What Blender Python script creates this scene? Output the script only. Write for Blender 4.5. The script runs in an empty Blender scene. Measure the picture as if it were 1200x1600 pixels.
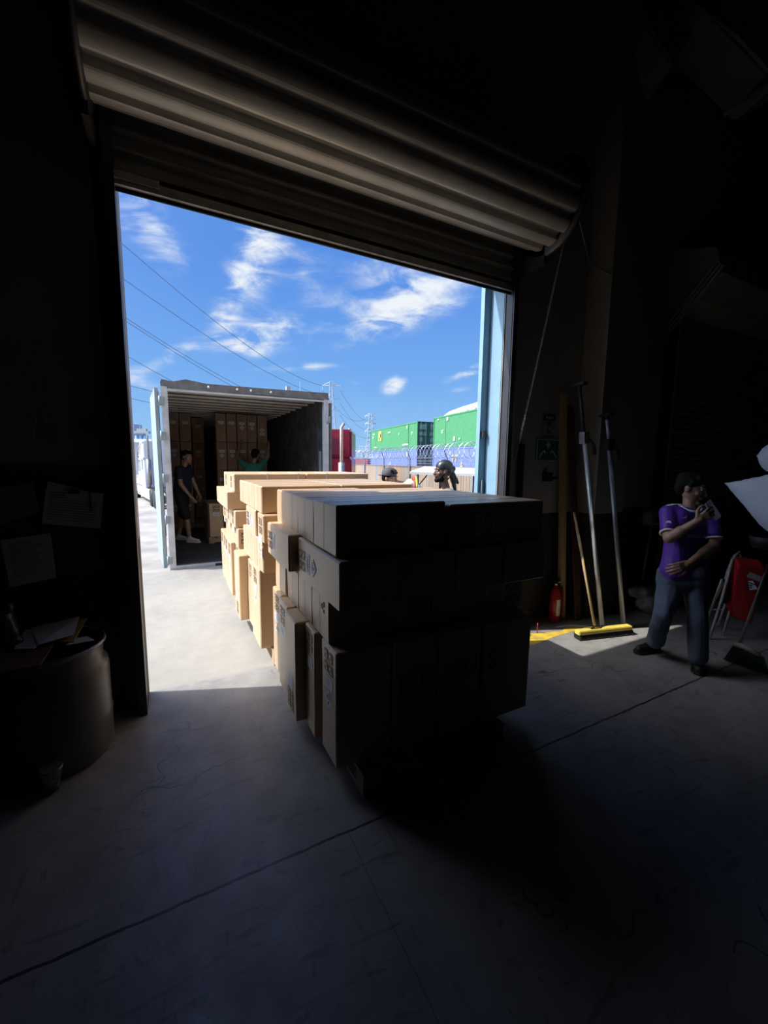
import bpy, bmesh, math, random
from mathutils import Vector, Matrix, noise

# ------------------------------------------------------------------ camera, sky, sun, exposure
scene = bpy.context.scene
col = scene.collection
V = Vector
YAW, PITCH, ROLL, F, H = math.radians(27.5), math.radians(7.06), math.radians(0.7), 640.0, 1.62
Fw = V((math.sin(YAW)*math.cos(PITCH), math.cos(YAW)*math.cos(PITCH), -math.sin(PITCH)))
Rt0 = V((math.cos(YAW), -math.sin(YAW), 0)); Up0 = Rt0.cross(Fw)
Rt = Rt0*math.cos(ROLL) + Up0*math.sin(ROLL); Up = -Rt0*math.sin(ROLL) + Up0*math.cos(ROLL)
CAM = V((0, 0, H))
camd = bpy.data.cameras.new('camera'); cam = bpy.data.objects.new('camera', camd); col.objects.link(cam)
camd.sensor_width = 36; camd.lens = 36*F/1600; camd.clip_end = 3000; camd.clip_start = .02
m = Matrix((Rt, Up, -Fw)).transposed().to_4x4(); m.translation = CAM; cam.matrix_world = m
scene.camera = cam

def ray(u, v): return Fw + Rt*(u-600)/F - Up*(v-800)/F
def at(u, v, D): return CAM + ray(u, v)*D
def fl(u, v, z=0.):
    d = ray(u, v); return CAM + d*((z-H)/d.z)
def ony(u, v, y):
    d = ray(u, v); return CAM + d*(y/d.y)

vs = scene.view_settings
vs.view_transform = 'Standard'; vs.look = 'None'; vs.gamma = 1; vs.use_curve_mapping = False
vs.exposure = 0.0

SUN = V((.777, -.300, -1.)).normalized()
sd = bpy.data.lights.new('sun', 'SUN'); sd.energy = 5.5; sd.angle = math.radians(.53); sd.color = (1, .94, .85)
so = bpy.data.objects.new('sun', sd); col.objects.link(so); so.rotation_euler = SUN.to_track_quat('-Z', 'Y').to_euler()
so.location = (-20, 10, 30)

def build_sky():
    w = bpy.data.worlds.new('sky'); scene.world = w; w.use_nodes = True
    nt = w.node_tree; nt.nodes.clear(); N = nt.nodes.new; L = nt.links.new
    def mth(op, a, b=None, c=None):
        n = N('ShaderNodeMath'); n.operation = op
        for i, x in enumerate((a, b, c)):
            if x is None: continue
            if isinstance(x, (int, float)): n.inputs[i].default_value = x
            else: L(x, n.inputs[i])
        return n.outputs[0]
    tc = N('ShaderNodeTexCoord'); dirn = tc.outputs['Generated']
    nrm = N('ShaderNodeVectorMath'); nrm.operation = 'NORMALIZE'; L(dirn, nrm.inputs[0]); d = nrm.outputs[0]
    sep = N('ShaderNodeSeparateXYZ'); L(d, sep.inputs[0])
    ramp = N('ShaderNodeValToRGB'); L(sep.outputs[2], ramp.inputs[0])
    e = ramp.color_ramp.elements
    e[0].position = 0; e[0].color = (.36, .62, .90, 1); e[1].position = .95; e[1].color = (.035, .13, .50, 1)
    for p, c in ((.06, (.29, .55, .90)), (.18, (.19, .43, .88)), (.36, (.115, .31, .81)), (.6, (.07, .22, .70))):
        q = ramp.color_ramp.elements.new(p); q.color = (*c, 1)
    # clouds: wisps where the sky carries them, streaked with noise
    def dot(vec):
        n = N('ShaderNodeVectorMath'); n.operation = 'DOT_PRODUCT'; L(d, n.inputs[0]); n.inputs[1].default_value = vec; return n.outputs['Value']
    clouds = [  # centre px, axis px, half-length, half-width, strength
        ((225, 345), (265, 395), 80, 42, .75), ((400, 400), (365, 500), 75, 34, 1.0), ((350, 500), (335, 540), 50, 20, .8),
        ((425, 522), (470, 512), 52, 24, 1.15), ((640, 455), (720, 440), 105, 36, .85), ((600, 505), (680, 480), 90, 26, .7),
        ((470, 430), (500, 470), 60, 35, .35), ((614, 604), (626, 598), 19, 12, 1.2), ((732, 581), (762, 569), 34, 8, 1.1),
        ((262, 558), (300, 540), 60, 13, .7), ((470, 573), (520, 570), 60, 7, .75), ((730, 607), (760, 603), 26, 5, .6),
        ((225, 600), (260, 615), 50, 14, .6), ((560, 410), (620, 425), 70, 20, .35), ((552, 598), (560, 598), 16, 5, .35), ((380, 545), (410, 552), 30, 8, .6)]
    tot = None
    for (c, a, la, lb, st) in clouds:
        c0 = ray(*c).normalized(); a0 = ray(*a).normalized()
        u = (a0 - c0*a0.dot(c0)).normalized(); v = c0.cross(u)
        k = F*ray(*c).length/F
        wu = la/F/ray(*c).length; wv = lb/F/ray(*c).length
        x = mth('MULTIPLY', dot(u), 1/wu); y = mth('MULTIPLY', dot(v), 1/wv)
        r2 = mth('MULTIPLY_ADD', x, x, mth('MULTIPLY', y, y))
        gate = mth('GREATER_THAN', dot(c0), .3)
        g = mth('MULTIPLY', mth('EXPONENT', mth('MULTIPLY', r2, -1.0)), mth('MULTIPLY', gate, st))
        tot = g if tot is None else mth('ADD', tot, g)
    mp = N('ShaderNodeMapping'); L(d, mp.inputs[0]); mp.inputs['Rotation'].default_value = (.3, .5, .6); mp.inputs['Scale'].default_value = (5, 5, 17)
    n1 = N('ShaderNodeTexNoise'); L(mp.outputs[0], n1.inputs[0]); n1.inputs['Scale'].default_value = 1.6; n1.inputs['Detail'].default_value = 9
    n1.inputs['Roughness'].default_value = .62; n1.inputs['Distortion'].default_value = .9
    mp2 = N('ShaderNodeMapping'); L(d, mp2.inputs[0]); mp2.inputs['Rotation'].default_value = (.2, -.4, .3); mp2.inputs['Scale'].default_value = (12, 12, 22)
    n2 = N('ShaderNodeTexNoise'); L(mp2.outputs[0], n2.inputs[0]); n2.inputs['Scale'].default_value = 1.3; n2.inputs['Detail'].default_value = 6; n2.inputs['Distortion'].default_value = .4
    ns = mth('ADD', mth('MULTIPLY', n1.outputs[0], 1.3), mth('MULTIPLY', n2.outputs[0], .8))
    raw = mth('MULTIPLY', tot, mth('MULTIPLY', mth('SUBTRACT', ns, .72), 2.6))
    cl = N('ShaderNodeMapRange'); L(raw, cl.inputs[0]); cl.inputs[1].default_value = .12; cl.inputs[2].default_value = 1.3; cl.interpolation_type = 'SMOOTHSTEP'
    mix = N('ShaderNodeMixRGB'); L(cl.outputs[0], mix.inputs[0]); L(ramp.outputs[0], mix.inputs[1]); mix.inputs[2].default_value = (.86, .91, .96, 1)
    # added out-of-view sky glows, by the sun and low at left, brighten the interior
    sunv = -SUN
    def fill_glow(vec, k, amt, colr, base):
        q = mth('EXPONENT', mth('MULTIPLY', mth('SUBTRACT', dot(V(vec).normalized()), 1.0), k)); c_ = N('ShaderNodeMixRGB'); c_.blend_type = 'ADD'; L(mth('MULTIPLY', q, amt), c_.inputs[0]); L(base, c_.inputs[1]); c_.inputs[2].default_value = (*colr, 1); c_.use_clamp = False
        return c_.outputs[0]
    hz = fill_glow(sunv, 12, 1.0, (7.5, 7.4, 7.2), mix.outputs[0]); hz = fill_glow((-.95, .05, .30), 9, 1.0, (3.2, 4.4, 6.8), hz)
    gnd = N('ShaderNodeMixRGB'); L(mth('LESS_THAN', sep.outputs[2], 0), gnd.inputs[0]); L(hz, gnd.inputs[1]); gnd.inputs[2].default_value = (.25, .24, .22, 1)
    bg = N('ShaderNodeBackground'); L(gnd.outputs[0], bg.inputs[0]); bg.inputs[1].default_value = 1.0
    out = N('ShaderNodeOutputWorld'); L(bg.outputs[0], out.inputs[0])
build_sky()

# ------------------------------------------------------------------ materials
def mat(name, c, rough=.6, metal=0., var=.12, nscale=6., bump=.0, bscale=60., c2=None, alpha=1., trans=0., spec=None, stretch=(1, 1, 1)):
    m = bpy.data.materials.new(name); m.use_nodes = True; nt = m.node_tree; N = nt.nodes.new; L = nt.links.new
    p = nt.nodes['Principled BSDF']; p.inputs['Roughness'].default_value = rough; p.inputs['Metallic'].default_value = metal
    if spec is not None: p.inputs['Specular IOR Level'].default_value = spec
    tc = N('ShaderNodeTexCoord'); mp = N('ShaderNodeMapping'); L(tc.outputs['Object'], mp.inputs[0]); mp.inputs['Scale'].default_value = stretch
    n = N('ShaderNodeTexNoise'); L(mp.outputs[0], n.inputs[0]); n.inputs['Scale'].default_value = nscale; n.inputs['Detail'].default_value = 5
    r = N('ShaderNodeValToRGB'); L(n.outputs[0], r.inputs[0])
    d = c2 if c2 else tuple(x*(1-var*1.6) for x in c)
    r.color_ramp.elements[0].position = .32; r.color_ramp.elements[0].color = (*d, 1)
    r.color_ramp.elements[1].position = .68; r.color_ramp.elements[1].color = (*[min(1, x*(1+var*.5)) for x in c], 1)
    L(r.outputs[0], p.inputs['Base Color'])
    if bump:
        b = N('ShaderNodeBump'); b.inputs['Strength'].default_value = bump; b.inputs['Distance'].default_value = .01
        n2 = N('ShaderNodeTexNoise'); L(mp.outputs[0], n2.inputs[0]); n2.inputs['Scale'].default_value = bscale; n2.inputs['Detail'].default_value = 4
        L(n2.outputs[0], b.inputs['Height']); L(b.outputs[0], p.inputs['Normal'])
    if trans: p.inputs['Transmission Weight'].default_value = trans; p.inputs['IOR'].default_value = 1.45
    if alpha < 1: p.inputs['Alpha'].default_value = alpha
    return m

def concrete(name, base, dark, rough, joints=True, scuffs=True):
    m = bpy.data.materials.new(name); m.use_nodes = True; nt = m.node_tree; N = nt.nodes.new; L = nt.links.new
    p = nt.nodes['Principled BSDF']; tc = N('ShaderNodeTexCoord'); o = tc.outputs['Object']
    def noi(s, det=6, dist=0, st=None):
        n = N('ShaderNodeTexNoise'); n.inputs['Scale'].default_value = s; n.inputs['Detail'].default_value = det; n.inputs['Distortion'].default_value = dist
        if st:
            mp = N('ShaderNodeMapping'); L(o, mp.inputs[0]); mp.inputs['Scale'].default_value = st; mp.inputs['Rotation'].default_value = (0, 0, .5); L(mp.outputs[0], n.inputs[0])
        else: L(o, n.inputs[0])
        return n.outputs[0]
    def mth(op, a, b=0., c=0.):
        n = N('ShaderNodeMath'); n.operation = op
        for i, x in enumerate((a, b, c)):
            if isinstance(x, (int, float)): n.inputs[i].default_value = x
            else: L(x, n.inputs[i])
        return n.outputs[0]
    def rng(x, a, b, c=0., d=1.):
        n = N('ShaderNodeMapRange'); L(x, n.inputs[0])
        for i, k in enumerate((a, b, c, d)): n.inputs[i+1].default_value = k
        return n.outputs[0]
    f = mth('ADD', mth('MULTIPLY', noi(.9), .6), mth('MULTIPLY', noi(7), .4))
    mx = N('ShaderNodeMixRGB'); L(rng(f, .35, .62), mx.inputs[0]); mx.inputs[1].default_value = (*dark, 1); mx.inputs[2].default_value = (*base, 1)
    c = mx.outputs[0]
    def dark_by(c, fac, colr):
        q = N('ShaderNodeMixRGB'); L(fac, q.inputs[0]); L(c, q.inputs[1]); q.inputs[2].default_value = (*colr, 1); return q.outputs[0]
    if scuffs:
        s1 = rng(noi(3.2, 7, 1.6, (1.0, 4.5, 1)), .60, .68, 0, .55)
        s2 = rng(noi(2.1, 8, 2.4, (5, 1.2, 1)), .62, .70, 0, .5)
        s3 = rng(noi(14, 3, .5), .70, .74, 0, .6)
        for s in (s1, s2, s3): c = dark_by(c, s, tuple(x*.35 for x in base))
        # hairline cracks, only in scattered patches
        vo = N('ShaderNodeTexVoronoi'); vo.feature = 'DISTANCE_TO_EDGE'; vo.inputs['Scale'].default_value = .75
        dv = N('ShaderNodeVectorMath'); dv.operation = 'ADD'; L(o, dv.inputs[0])
        nn = N('ShaderNodeTexNoise'); L(o, nn.inputs[0]); nn.inputs['Scale'].default_value = 3.5
        sc = N('ShaderNodeVectorMath'); sc.operation = 'SCALE'; L(nn.outputs['Color'], sc.inputs[0]); sc.inputs['Scale'].default_value = .5; L(sc.outputs[0], dv.inputs[1]); L(dv.outputs[0], vo.inputs[0])
        cr = mth('MULTIPLY', mth('LESS_THAN', vo.outputs['Distance'], .0035), mth('MULTIPLY', mth('GREATER_THAN', noi(.8, 2), .53), .7))
        c = dark_by(c, cr, tuple(x*.2 for x in base))
    sep = N('ShaderNodeSeparateXYZ'); L(o, sep.inputs[0])
    if joints:
        wob = mth('MULTIPLY', mth('SUBTRACT', noi(9, 4), .5), .02)
        jy = None
        for (ax, oth, pos, wd, lim) in ((1, 0, 1.5, .0062, None), (0, 1, .62, .0022, 1.5), (1, 0, -2.2, .007, None)):
            g = mth('LESS_THAN', mth('ABSOLUTE', mth('SUBTRACT', mth('ADD', sep.outputs[ax], wob), pos)), wd)
            if lim is not None: g = mth('MULTIPLY', g, mth('MULTIPLY', mth('LESS_THAN', sep.outputs[oth], lim), .45))
            jy = g if jy is None else mth('MAXIMUM', jy, g)
        c = dark_by(c, jy, tuple(x*.08 for x in base))
    L(c, p.inputs['Base Color'])
    L(rng(noi(5, 6, .6), .3, .7, rough-.08, rough+.12), p.inputs['Roughness'])
    b = N('ShaderNodeBump'); b.inputs['Strength'].default_value = .25; b.inputs['Distance'].default_value = .008; L(noi(22, 8), b.inputs['Height']); L(b.outputs[0], p.inputs['Normal'])
    return m

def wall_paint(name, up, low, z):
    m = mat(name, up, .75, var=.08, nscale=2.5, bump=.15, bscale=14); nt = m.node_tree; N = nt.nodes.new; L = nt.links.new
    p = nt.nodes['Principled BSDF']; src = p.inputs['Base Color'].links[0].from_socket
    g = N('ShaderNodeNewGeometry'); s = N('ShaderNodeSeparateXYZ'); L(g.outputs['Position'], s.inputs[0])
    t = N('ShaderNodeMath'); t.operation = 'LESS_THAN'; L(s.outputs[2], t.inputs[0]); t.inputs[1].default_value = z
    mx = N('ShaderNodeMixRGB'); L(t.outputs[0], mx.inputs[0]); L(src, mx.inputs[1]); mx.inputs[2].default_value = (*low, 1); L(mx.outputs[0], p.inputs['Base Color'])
    return m

M = {}
M['floor'] = concrete('sealed_concrete', (.33, .325, .32), (.20, .198, .197), .40)
M['dock'] = concrete('dock_concrete', (.32, .31, .28), (.255, .248, .225), .8, joints=False, scuffs=False)
M['yard'] = mat('yard_pavement', (.36, .34, .31), .9, var=.18, nscale=1.2, bump=.2, bscale=12)
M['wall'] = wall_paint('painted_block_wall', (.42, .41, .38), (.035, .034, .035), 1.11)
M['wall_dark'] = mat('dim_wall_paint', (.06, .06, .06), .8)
M['trimpaint'] = mat('column_paint', (.62, .60, .55), .6)
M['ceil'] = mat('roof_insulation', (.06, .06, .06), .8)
M['bluesteel'] = mat('pale_blue_paint', (.24, .40, .52), .5, var=.06)
M['steel'] = mat('galvanised_steel', (.42, .41, .39), .38, .7, var=.2, nscale=12)
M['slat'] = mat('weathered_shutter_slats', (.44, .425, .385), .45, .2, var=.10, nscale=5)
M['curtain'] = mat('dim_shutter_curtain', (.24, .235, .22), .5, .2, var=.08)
M['darksteel'] = mat('dark_steel', (.06, .06, .06), .45, .5)
M['black'] = mat('black_rubber', (.012, .012, .012), .6, var=.05)
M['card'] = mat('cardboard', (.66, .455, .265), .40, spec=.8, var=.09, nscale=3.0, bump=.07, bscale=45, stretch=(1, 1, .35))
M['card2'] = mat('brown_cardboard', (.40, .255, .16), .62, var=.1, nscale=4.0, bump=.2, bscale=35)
M['ink'] = mat('printed_ink', (.20, .12, .065), .6, var=.2, nscale=40)
M['tape'] = mat('clear_tape', (.52, .40, .28), .25, var=.1)
M['label'] = mat('label_paper', (.80, .82, .86), .5, var=.04)
M['inkblack'] = mat('label_print', (.02, .02, .02), .6)
M['wood'] = mat('pine', (.68, .48, .27), .65, var=.2, nscale=3, stretch=(1, 1, .15))
M['pallet'] = mat('pallet_wood', (.48, .34, .20), .75, var=.25, nscale=6)
M['darkwood'] = mat('stained_board', (.10, .05, .03), .7)
M['trailwhite'] = mat('chalky_white_paint', (.34, .40, .41), .6, var=.12, nscale=3.5, c2=(.24, .31, .33))
M['trailedge'] = mat('scraped_aluminium', (.66, .68, .70), .45, .25, var=.15)
M['rust'] = mat('rusted_edge', (.22, .12, .075), .8, var=.3, nscale=18)
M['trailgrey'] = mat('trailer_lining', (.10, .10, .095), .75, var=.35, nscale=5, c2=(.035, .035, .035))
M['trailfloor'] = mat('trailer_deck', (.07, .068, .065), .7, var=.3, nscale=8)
M['roofbow'] = mat('roof_bow', (.60, .58, .54), .5, .1)
M['roofdark'] = mat('roof_skin', (.07, .07, .07), .6)
M['green'] = mat('green_container_paint', (.065, .27, .10), .55, var=.08)
M['green2'] = mat('dark_green_door_paint', (.02, .09, .055), .5)
M['blue'] = mat('blue_container_paint', (.17, .22, .55), .5, var=.12)
M['white'] = mat('white_paint', (.80, .80, .80), .45, var=.05)
M['yellow'] = mat('yellow_marking', (.80, .62, .10), .6)
M['yellowfloor'] = mat('worn_yellow_floor_paint', (.72, .50, .04), .6, var=.25, nscale=10, c2=(.45, .33, .08))
M['fence'] = mat('tan_fence_slats', (.36, .25, .165), .8, var=.25, nscale=1.3, stretch=(1, 1, .2), c2=(.25, .20, .15))
M['fencegrey'] = mat('grey_fence_slats', (.30, .285, .26), .8, var=.2, nscale=1.3)
M['wire'] = mat('galvanised_wire', (.45, .46, .48), .4, .6)
M['maroon'] = mat('maroon_truck_paint', (.30, .02, .045), .3, .1)
M['maroon2'] = mat('dark_fairing_maroon', (.13, .012, .03), .35)  # darker maroon for the fairing mouldings
M['glass'] = mat('tinted_glass', (.18, .22, .24), .08)
M['chrome'] = mat('chrome', (.75, .75, .75), .15, 1.)
M['skin'] = mat('skin_brown', (.36, .20, .13), .5, var=.08, nscale=20)
M['skin2'] = mat('skin_tan', (.42, .25, .17), .5, var=.08, nscale=20)
M['skin3'] = mat('skin_dark', (.17, .09, .06), .45, var=.08, nscale=20)
M['hair'] = mat('black_hair', (.010, .008, .007), .75, spec=.15, bump=.7, bscale=90, stretch=(1, 1, .3))
M['purple'] = mat('purple_jersey', (.105, .028, .33), .55, var=.12, nscale=5, bump=.1, bscale=9)
M['jeans'] = mat('blue_denim', (.085, .115, .175), .8, var=.3, nscale=4, bump=.25, bscale=14)
M['navy'] = mat('navy_cotton', (.015, .02, .05), .8)
M['blackcloth'] = mat('black_cotton', (.012, .012, .014), .85)
M['teal'] = mat('teal_cotton', (.05, .30, .25), .8)
M['greycloth'] = mat('grey_cotton', (.15, .155, .165), .8)
M['charcoal'] = mat('charcoal_cap', (.07, .07, .085), .75)
M['redstripe'] = mat('red_stripe', (.65, .06, .05), .6)
M['limestripe'] = mat('lime_stripe', (.60, .75, .08), .6)
M['shoewhite'] = mat('white_shoe', (.72, .72, .70), .5)
M['shoedark'] = mat('black_shoe', (.015, .014, .014), .6)
M['eyewhite'] = mat('eye_white', (.7, .68, .66), .3)
M['lip'] = mat('lip', (.26, .10, .08), .5)
M['silver'] = mat('silver_phone', (.62, .60, .56), .25, .3)
M['red'] = mat('red_enamel', (.42, .018, .02), .28)
M['barrel'] = mat('grey_plastic_drum', (.11, .11, .105), .38, var=.15, nscale=3)
M['clear'] = mat('clear_plastic', (.9, .92, .92), .12, trans=.92)
M['bag'] = mat('smoky_plastic_bag', (.06, .055, .055), .3, bump=.8, bscale=14)
M['drink'] = mat('pale_drink', (.75, .70, .45), .3)
M['paper'] = mat('printer_paper', (.70, .71, .74), .7, var=.04)
M['paperdim'] = mat('grey_poster_paper', (.30, .31, .33), .8)
M['kraft'] = mat('kraft_envelope', (.50, .30, .12), .7)
M['foam'] = mat('foam_wrap', (.62, .64, .68), .55, var=.05, bump=.35, bscale=70)
M['bristle'] = mat('black_bristles', (.012, .012, .012), .9, bump=1., bscale=150)
M['bristlegreen'] = mat('green_bristles', (.02, .07, .05), .9, bump=1., bscale=120)
M['broomyellow'] = mat('yellow_broom_block', (.78, .62, .12), .5)
M['signgreen'] = mat('green_sign', (.03, .22, .09), .5)
M['beige'] = mat('beige_plastic', (.30, .29, .25), .5)
M['fabricwhite'] = mat('white_roof_membrane', (.84, .84, .84), .5, var=.03)
M['pink'] = mat('pink_emblem', (.85, .50, .55), .6)
M['tower'] = mat('pylon_steel', (.45, .50, .56), .6, .2)
M['cable'] = mat('power_cable', (.10, .12, .18), .6)
M['bldblue'] = mat('blue_grey_cladding', (.35, .45, .62), .6)
M['silo'] = mat('blue_silo', (.30, .44, .62), .5)
M['bldgrey'] = mat('grey_building', (.45, .45, .44), .8)
M['duct'] = mat('grey_duct_wrap', (.30, .30, .29), .55, bump=.5, bscale=6)

# ------------------------------------------------------------------ geometry helpers
class MB:
    """collects shapes into ONE mesh object"""
    def __init__(s): s.bm = bmesh.new(); s.mats = []
    def mi(s, m):
        if m not in s.mats: s.mats.append(m)
        return s.mats.index(m)
    def box(s, a, b, m, R=None, o=None):
        x0, y0, z0 = a; x1, y1, z1 = b
        c = [V(p) for p in ((x0, y0, z0), (x1, y0, z0), (x1, y1, z0), (x0, y1, z0), (x0, y0, z1), (x1, y0, z1), (x1, y1, z1), (x0, y1, z1))]
        if R is not None: c = [R @ p for p in c]
        if o is not None: c = [V(o) + p for p in c]
        v = [s.bm.verts.new(p) for p in c]; i = s.mi(m)
        for f in ((3, 2, 1, 0), (4, 5, 6, 7), (0, 1, 5, 4), (1, 2, 6, 5), (2, 3, 7, 6), (3, 0, 4, 7)):
            s.bm.faces.new([v[k] for k in f]).material_index = i
        return s
    def poly(s, pts, m):
        f = s.bm.faces.new([s.bm.verts.new(V(p)) for p in pts]); f.material_index = s.mi(m); return s
    def slab(s, pts, ext, m):
        """closed prism: outline pts, pushed along ext"""
        ext = V(ext); n = len(pts); a = [s.bm.verts.new(V(p)) for p in pts]; b = [s.bm.verts.new(V(p)+ext) for p in pts]; i = s.mi(m)
        fs = [s.bm.faces.new(a[::-1]), s.bm.faces.new(b)] + [s.bm.faces.new((a[k], a[(k+1) % n], b[(k+1) % n], b[k])) for k in range(n)]
        for f in fs: f.material_index = i
        bmesh.ops.recalc_face_normals(s.bm, faces=fs); return s
    def tube(s, pts, r, m, n=8, caps=True):
        pts = [V(p) for p in pts]; rs = r if isinstance(r, (list, tuple)) else [r]*len(pts); i = s.mi(m); rings = []
        d0 = (pts[1]-pts[0]).normalized(); up = V((0, 0, 1)) if abs(d0.z) < .9 else V((1, 0, 0)); u = d0.cross(up).normalized()
        for k, p in enumerate(pts):
            d = (pts[min(k+1, len(pts)-1)] - pts[max(k-1, 0)]).normalized(); u = (u - d*u.dot(d)).normalized(); w = d.cross(u)
            rings.append([s.bm.verts.new(p + (u*math.cos(t)+w*math.sin(t))*rs[k]) for t in [2*math.pi*j/n for j in range(n)]])
        for a, b in zip(rings, rings[1:]):
            for j in range(n):
                f = s.bm.faces.new((a[j], a[(j+1) % n], b[(j+1) % n], b[j])); f.material_index = i; f.smooth = n > 6
        if caps:
            s.bm.faces.new(rings[0][::-1]).material_index = i; s.bm.faces.new(rings[-1]).material_index = i
        return s
    def lathe(s, prof, o, m, n=28, axis=None, a0=0, a1=2*math.pi):
        """prof = [(r, h)] turned about axis through o"""
        o = V(o); ax = V(axis).normalized() if axis else V((0, 0, 1)); t = V((1, 0, 0)) if abs(ax.x) < .9 else V((0, 1, 0))
        u = ax.cross(t).normalized(); w = ax.cross(u); i = s.mi(m); full = abs(a1-a0-2*math.pi) < 1e-6; cnt = n if full else n+1
        rings = [[s.bm.verts.new(o + ax*h + (u*math.cos(a0+(a1-a0)*j/n)+w*math.sin(a0+(a1-a0)*j/n))*max(r, 1e-4)) for j in range(cnt)] for r, h in prof]
        for a, b in zip(rings, rings[1:]):
            for j in range(n):
                k = (j+1) % cnt; f = s.bm.faces.new((a[j], a[k], b[k], b[j])); f.material_index = i; f.smooth = True
        return s
    def ell(s, c, r, m, R=None, seg=16, rng=10):
        r = V(r) if not isinstance(r, (int, float)) else V((r, r, r)); i = s.mi(m)
        mt = Matrix.Translation(V(c)) @ (R.to_4x4() if R is not None else Matrix.Identity(4)) @ Matrix.Diagonal((*r, 1))
        g = bmesh.ops.create_uvsphere(s.bm, u_segments=seg, v_segments=rng, radius=1, matrix=mt)
        for v in g['verts']:
            for f in v.link_faces: f.material_index = i; f.smooth = True
        return s
    def text(s, body, size, o, ux, uy, m, depth=.0008, center=True):
        cu = bpy.data.curves.new('t', 'FONT'); cu.body = body; cu.size = size; cu.align_x = 'CENTER' if center else 'LEFT'; cu.align_y = 'CENTER'; cu.resolution_u = 2
        ob = bpy.data.objects.new('t', cu); col.objects.link(ob); dg = bpy.context.evaluated_depsgraph_get(); me = ob.evaluated_get(dg).to_mesh()
        ux = V(ux).normalized(); uy = V(uy).normalized(); o = V(o); vv = [s.bm.verts.new(o + ux*q.co.x + uy*q.co.y) for q in me.vertices]; i = s.mi(m)
        for pl in me.polygons:
            try: s.bm.faces.new([vv[k] for k in pl.vertices]).material_index = i
            except ValueError: pass
        bpy.data.objects.remove(ob); bpy.data.curves.remove(cu); return s
    def build(s, name, parent=None, smooth=False, bevel=0, origin=None, seg=2):
        me = bpy.data.meshes.new(name); bm = s.bm
        if bevel: bmesh.ops.bevel(bm, geom=[e for e in bm.edges], offset=bevel, segments=seg, affect='EDGES', clamp_overlap=True)
        if origin is not None: bmesh.ops.translate(bm, verts=bm.verts, vec=-V(origin))
        bm.normal_update(); bm.to_mesh(me); bm.free()
        for x in s.mats: me.materials.append(x)
        if smooth:
            for p in me.polygons: p.use_smooth = True
        o = bpy.data.objects.new(name, me); col.objects.link(o)
        if origin is not None: o.location = origin
        if parent is not None:
            o.parent = parent
            o.location = (V(origin) if origin is not None else V((0, 0, 0))) - world_loc(parent)
        return o
def world_loc(o):
    p = V(o.location)
    if o.parent: p += world_loc(o.parent)
    return p
def tag(o, label, cat, group=None):
    o['label'] = label; o['category'] = cat
    if group: o['group'] = group
    return o
def thing(name, label, cat, loc, group=None):
    o = bpy.data.objects.new(name, None); o.empty_display_size = .1; col.objects.link(o); o.location = loc; return tag(o, label, cat, group)
def struct(o): o['kind'] = 'structure'; return o
def lab(o, t): o['label'] = t; return o

def ruled(mb, A, B, n, m, prof):
    """corrugated panel: grid between line A0-A1 (bottom) and B0-B1 (top), pushed along prof(k) -> offset vector"""
    i = mb.mi(m); lo = []; hi = []
    for k in range(n+1):
        t = k/n; off = prof(k); lo.append(mb.bm.verts.new(V(A[0]).lerp(V(A[1]), t)+off)); hi.append(mb.bm.verts.new(V(B[0]).lerp(V(B[1]), t)+off))
    for k in range(n):
        mb.bm.faces.new((lo[k], lo[k+1], hi[k+1], hi[k])).material_index = i
    return mb

# ------------------------------------------------------------------ the building
Y0, Y1 = 2.95, 3.13            # inner and outer face of the front wall
DX0, DX1, DZ = -.20, 2.74, 3.30
b = MB(); b.box((-5, -8, -.3), (11, Y1, 0), M['floor']); struct(b.build('floor'))
b = MB(); b.box((-2.0, Y1, -1.2), (9.5, 6.62, -.002), M['dock']); struct(b.build('dock_platform'))
b = MB(); b.box((-260, 6.62, -1.4), (260, 420, -1.2), M['yard']); b.box((-260, 3.4, -1.4), (-2, 6.62, -1.2), M['yard']); struct(b.build('yard_ground'))
b = MB()
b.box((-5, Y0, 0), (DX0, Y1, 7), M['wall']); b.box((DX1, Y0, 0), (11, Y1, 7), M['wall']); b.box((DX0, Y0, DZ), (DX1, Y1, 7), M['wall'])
struct(b.build('wall_front'))
for n_, a_, c_ in (('wall_left', (-5.2, -8, 0), (-5, Y1, 7)), ('wall_right', (11, -8, 0), (11.2, Y1, 7)), ('wall_back', (-5.2, -8.2, 0), (11.2, -8, 7))):
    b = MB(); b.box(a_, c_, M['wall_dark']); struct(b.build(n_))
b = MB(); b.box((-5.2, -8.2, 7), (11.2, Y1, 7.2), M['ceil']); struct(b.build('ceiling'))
b = MB(); b.box((3.82, 2.69, 0), (4.28, 2.95, 7), M['wall']); struct(b.build('trim_1'))           # column standing proud of the front wall
b = MB(); b.box((DX1-.005, Y0+.01, 0), (DX1+.0, Y1+.01, DZ), M['bluesteel']); b.box((2.655, Y1, 0), (DX1+.12, Y1+.05, 3.4), M['bluesteel']); b.box((2.69, Y1-.02, .55), (2.71, Y1-.002, 1.45), M['trailwhite']); b.box((2.675, Y1-.03, 1.86), (2.70, Y1-.002, 1.92), M['darksteel'])
struct(b.build('trim_2'))
b = MB()
b.slab([fl(*q, .0006) for q in ((800, 990), (836, 990), (879, 985.5), (886, 978.5), (925, 977), (926, 983), (900, 985.5), (880, 991), (858, 998), (836, 1007), (800, 1010))], (0, 0, .0012), M['yellowfloor'])
struct(b.build('trim_3'))                                                                       # worn yellow line along the wall

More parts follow.
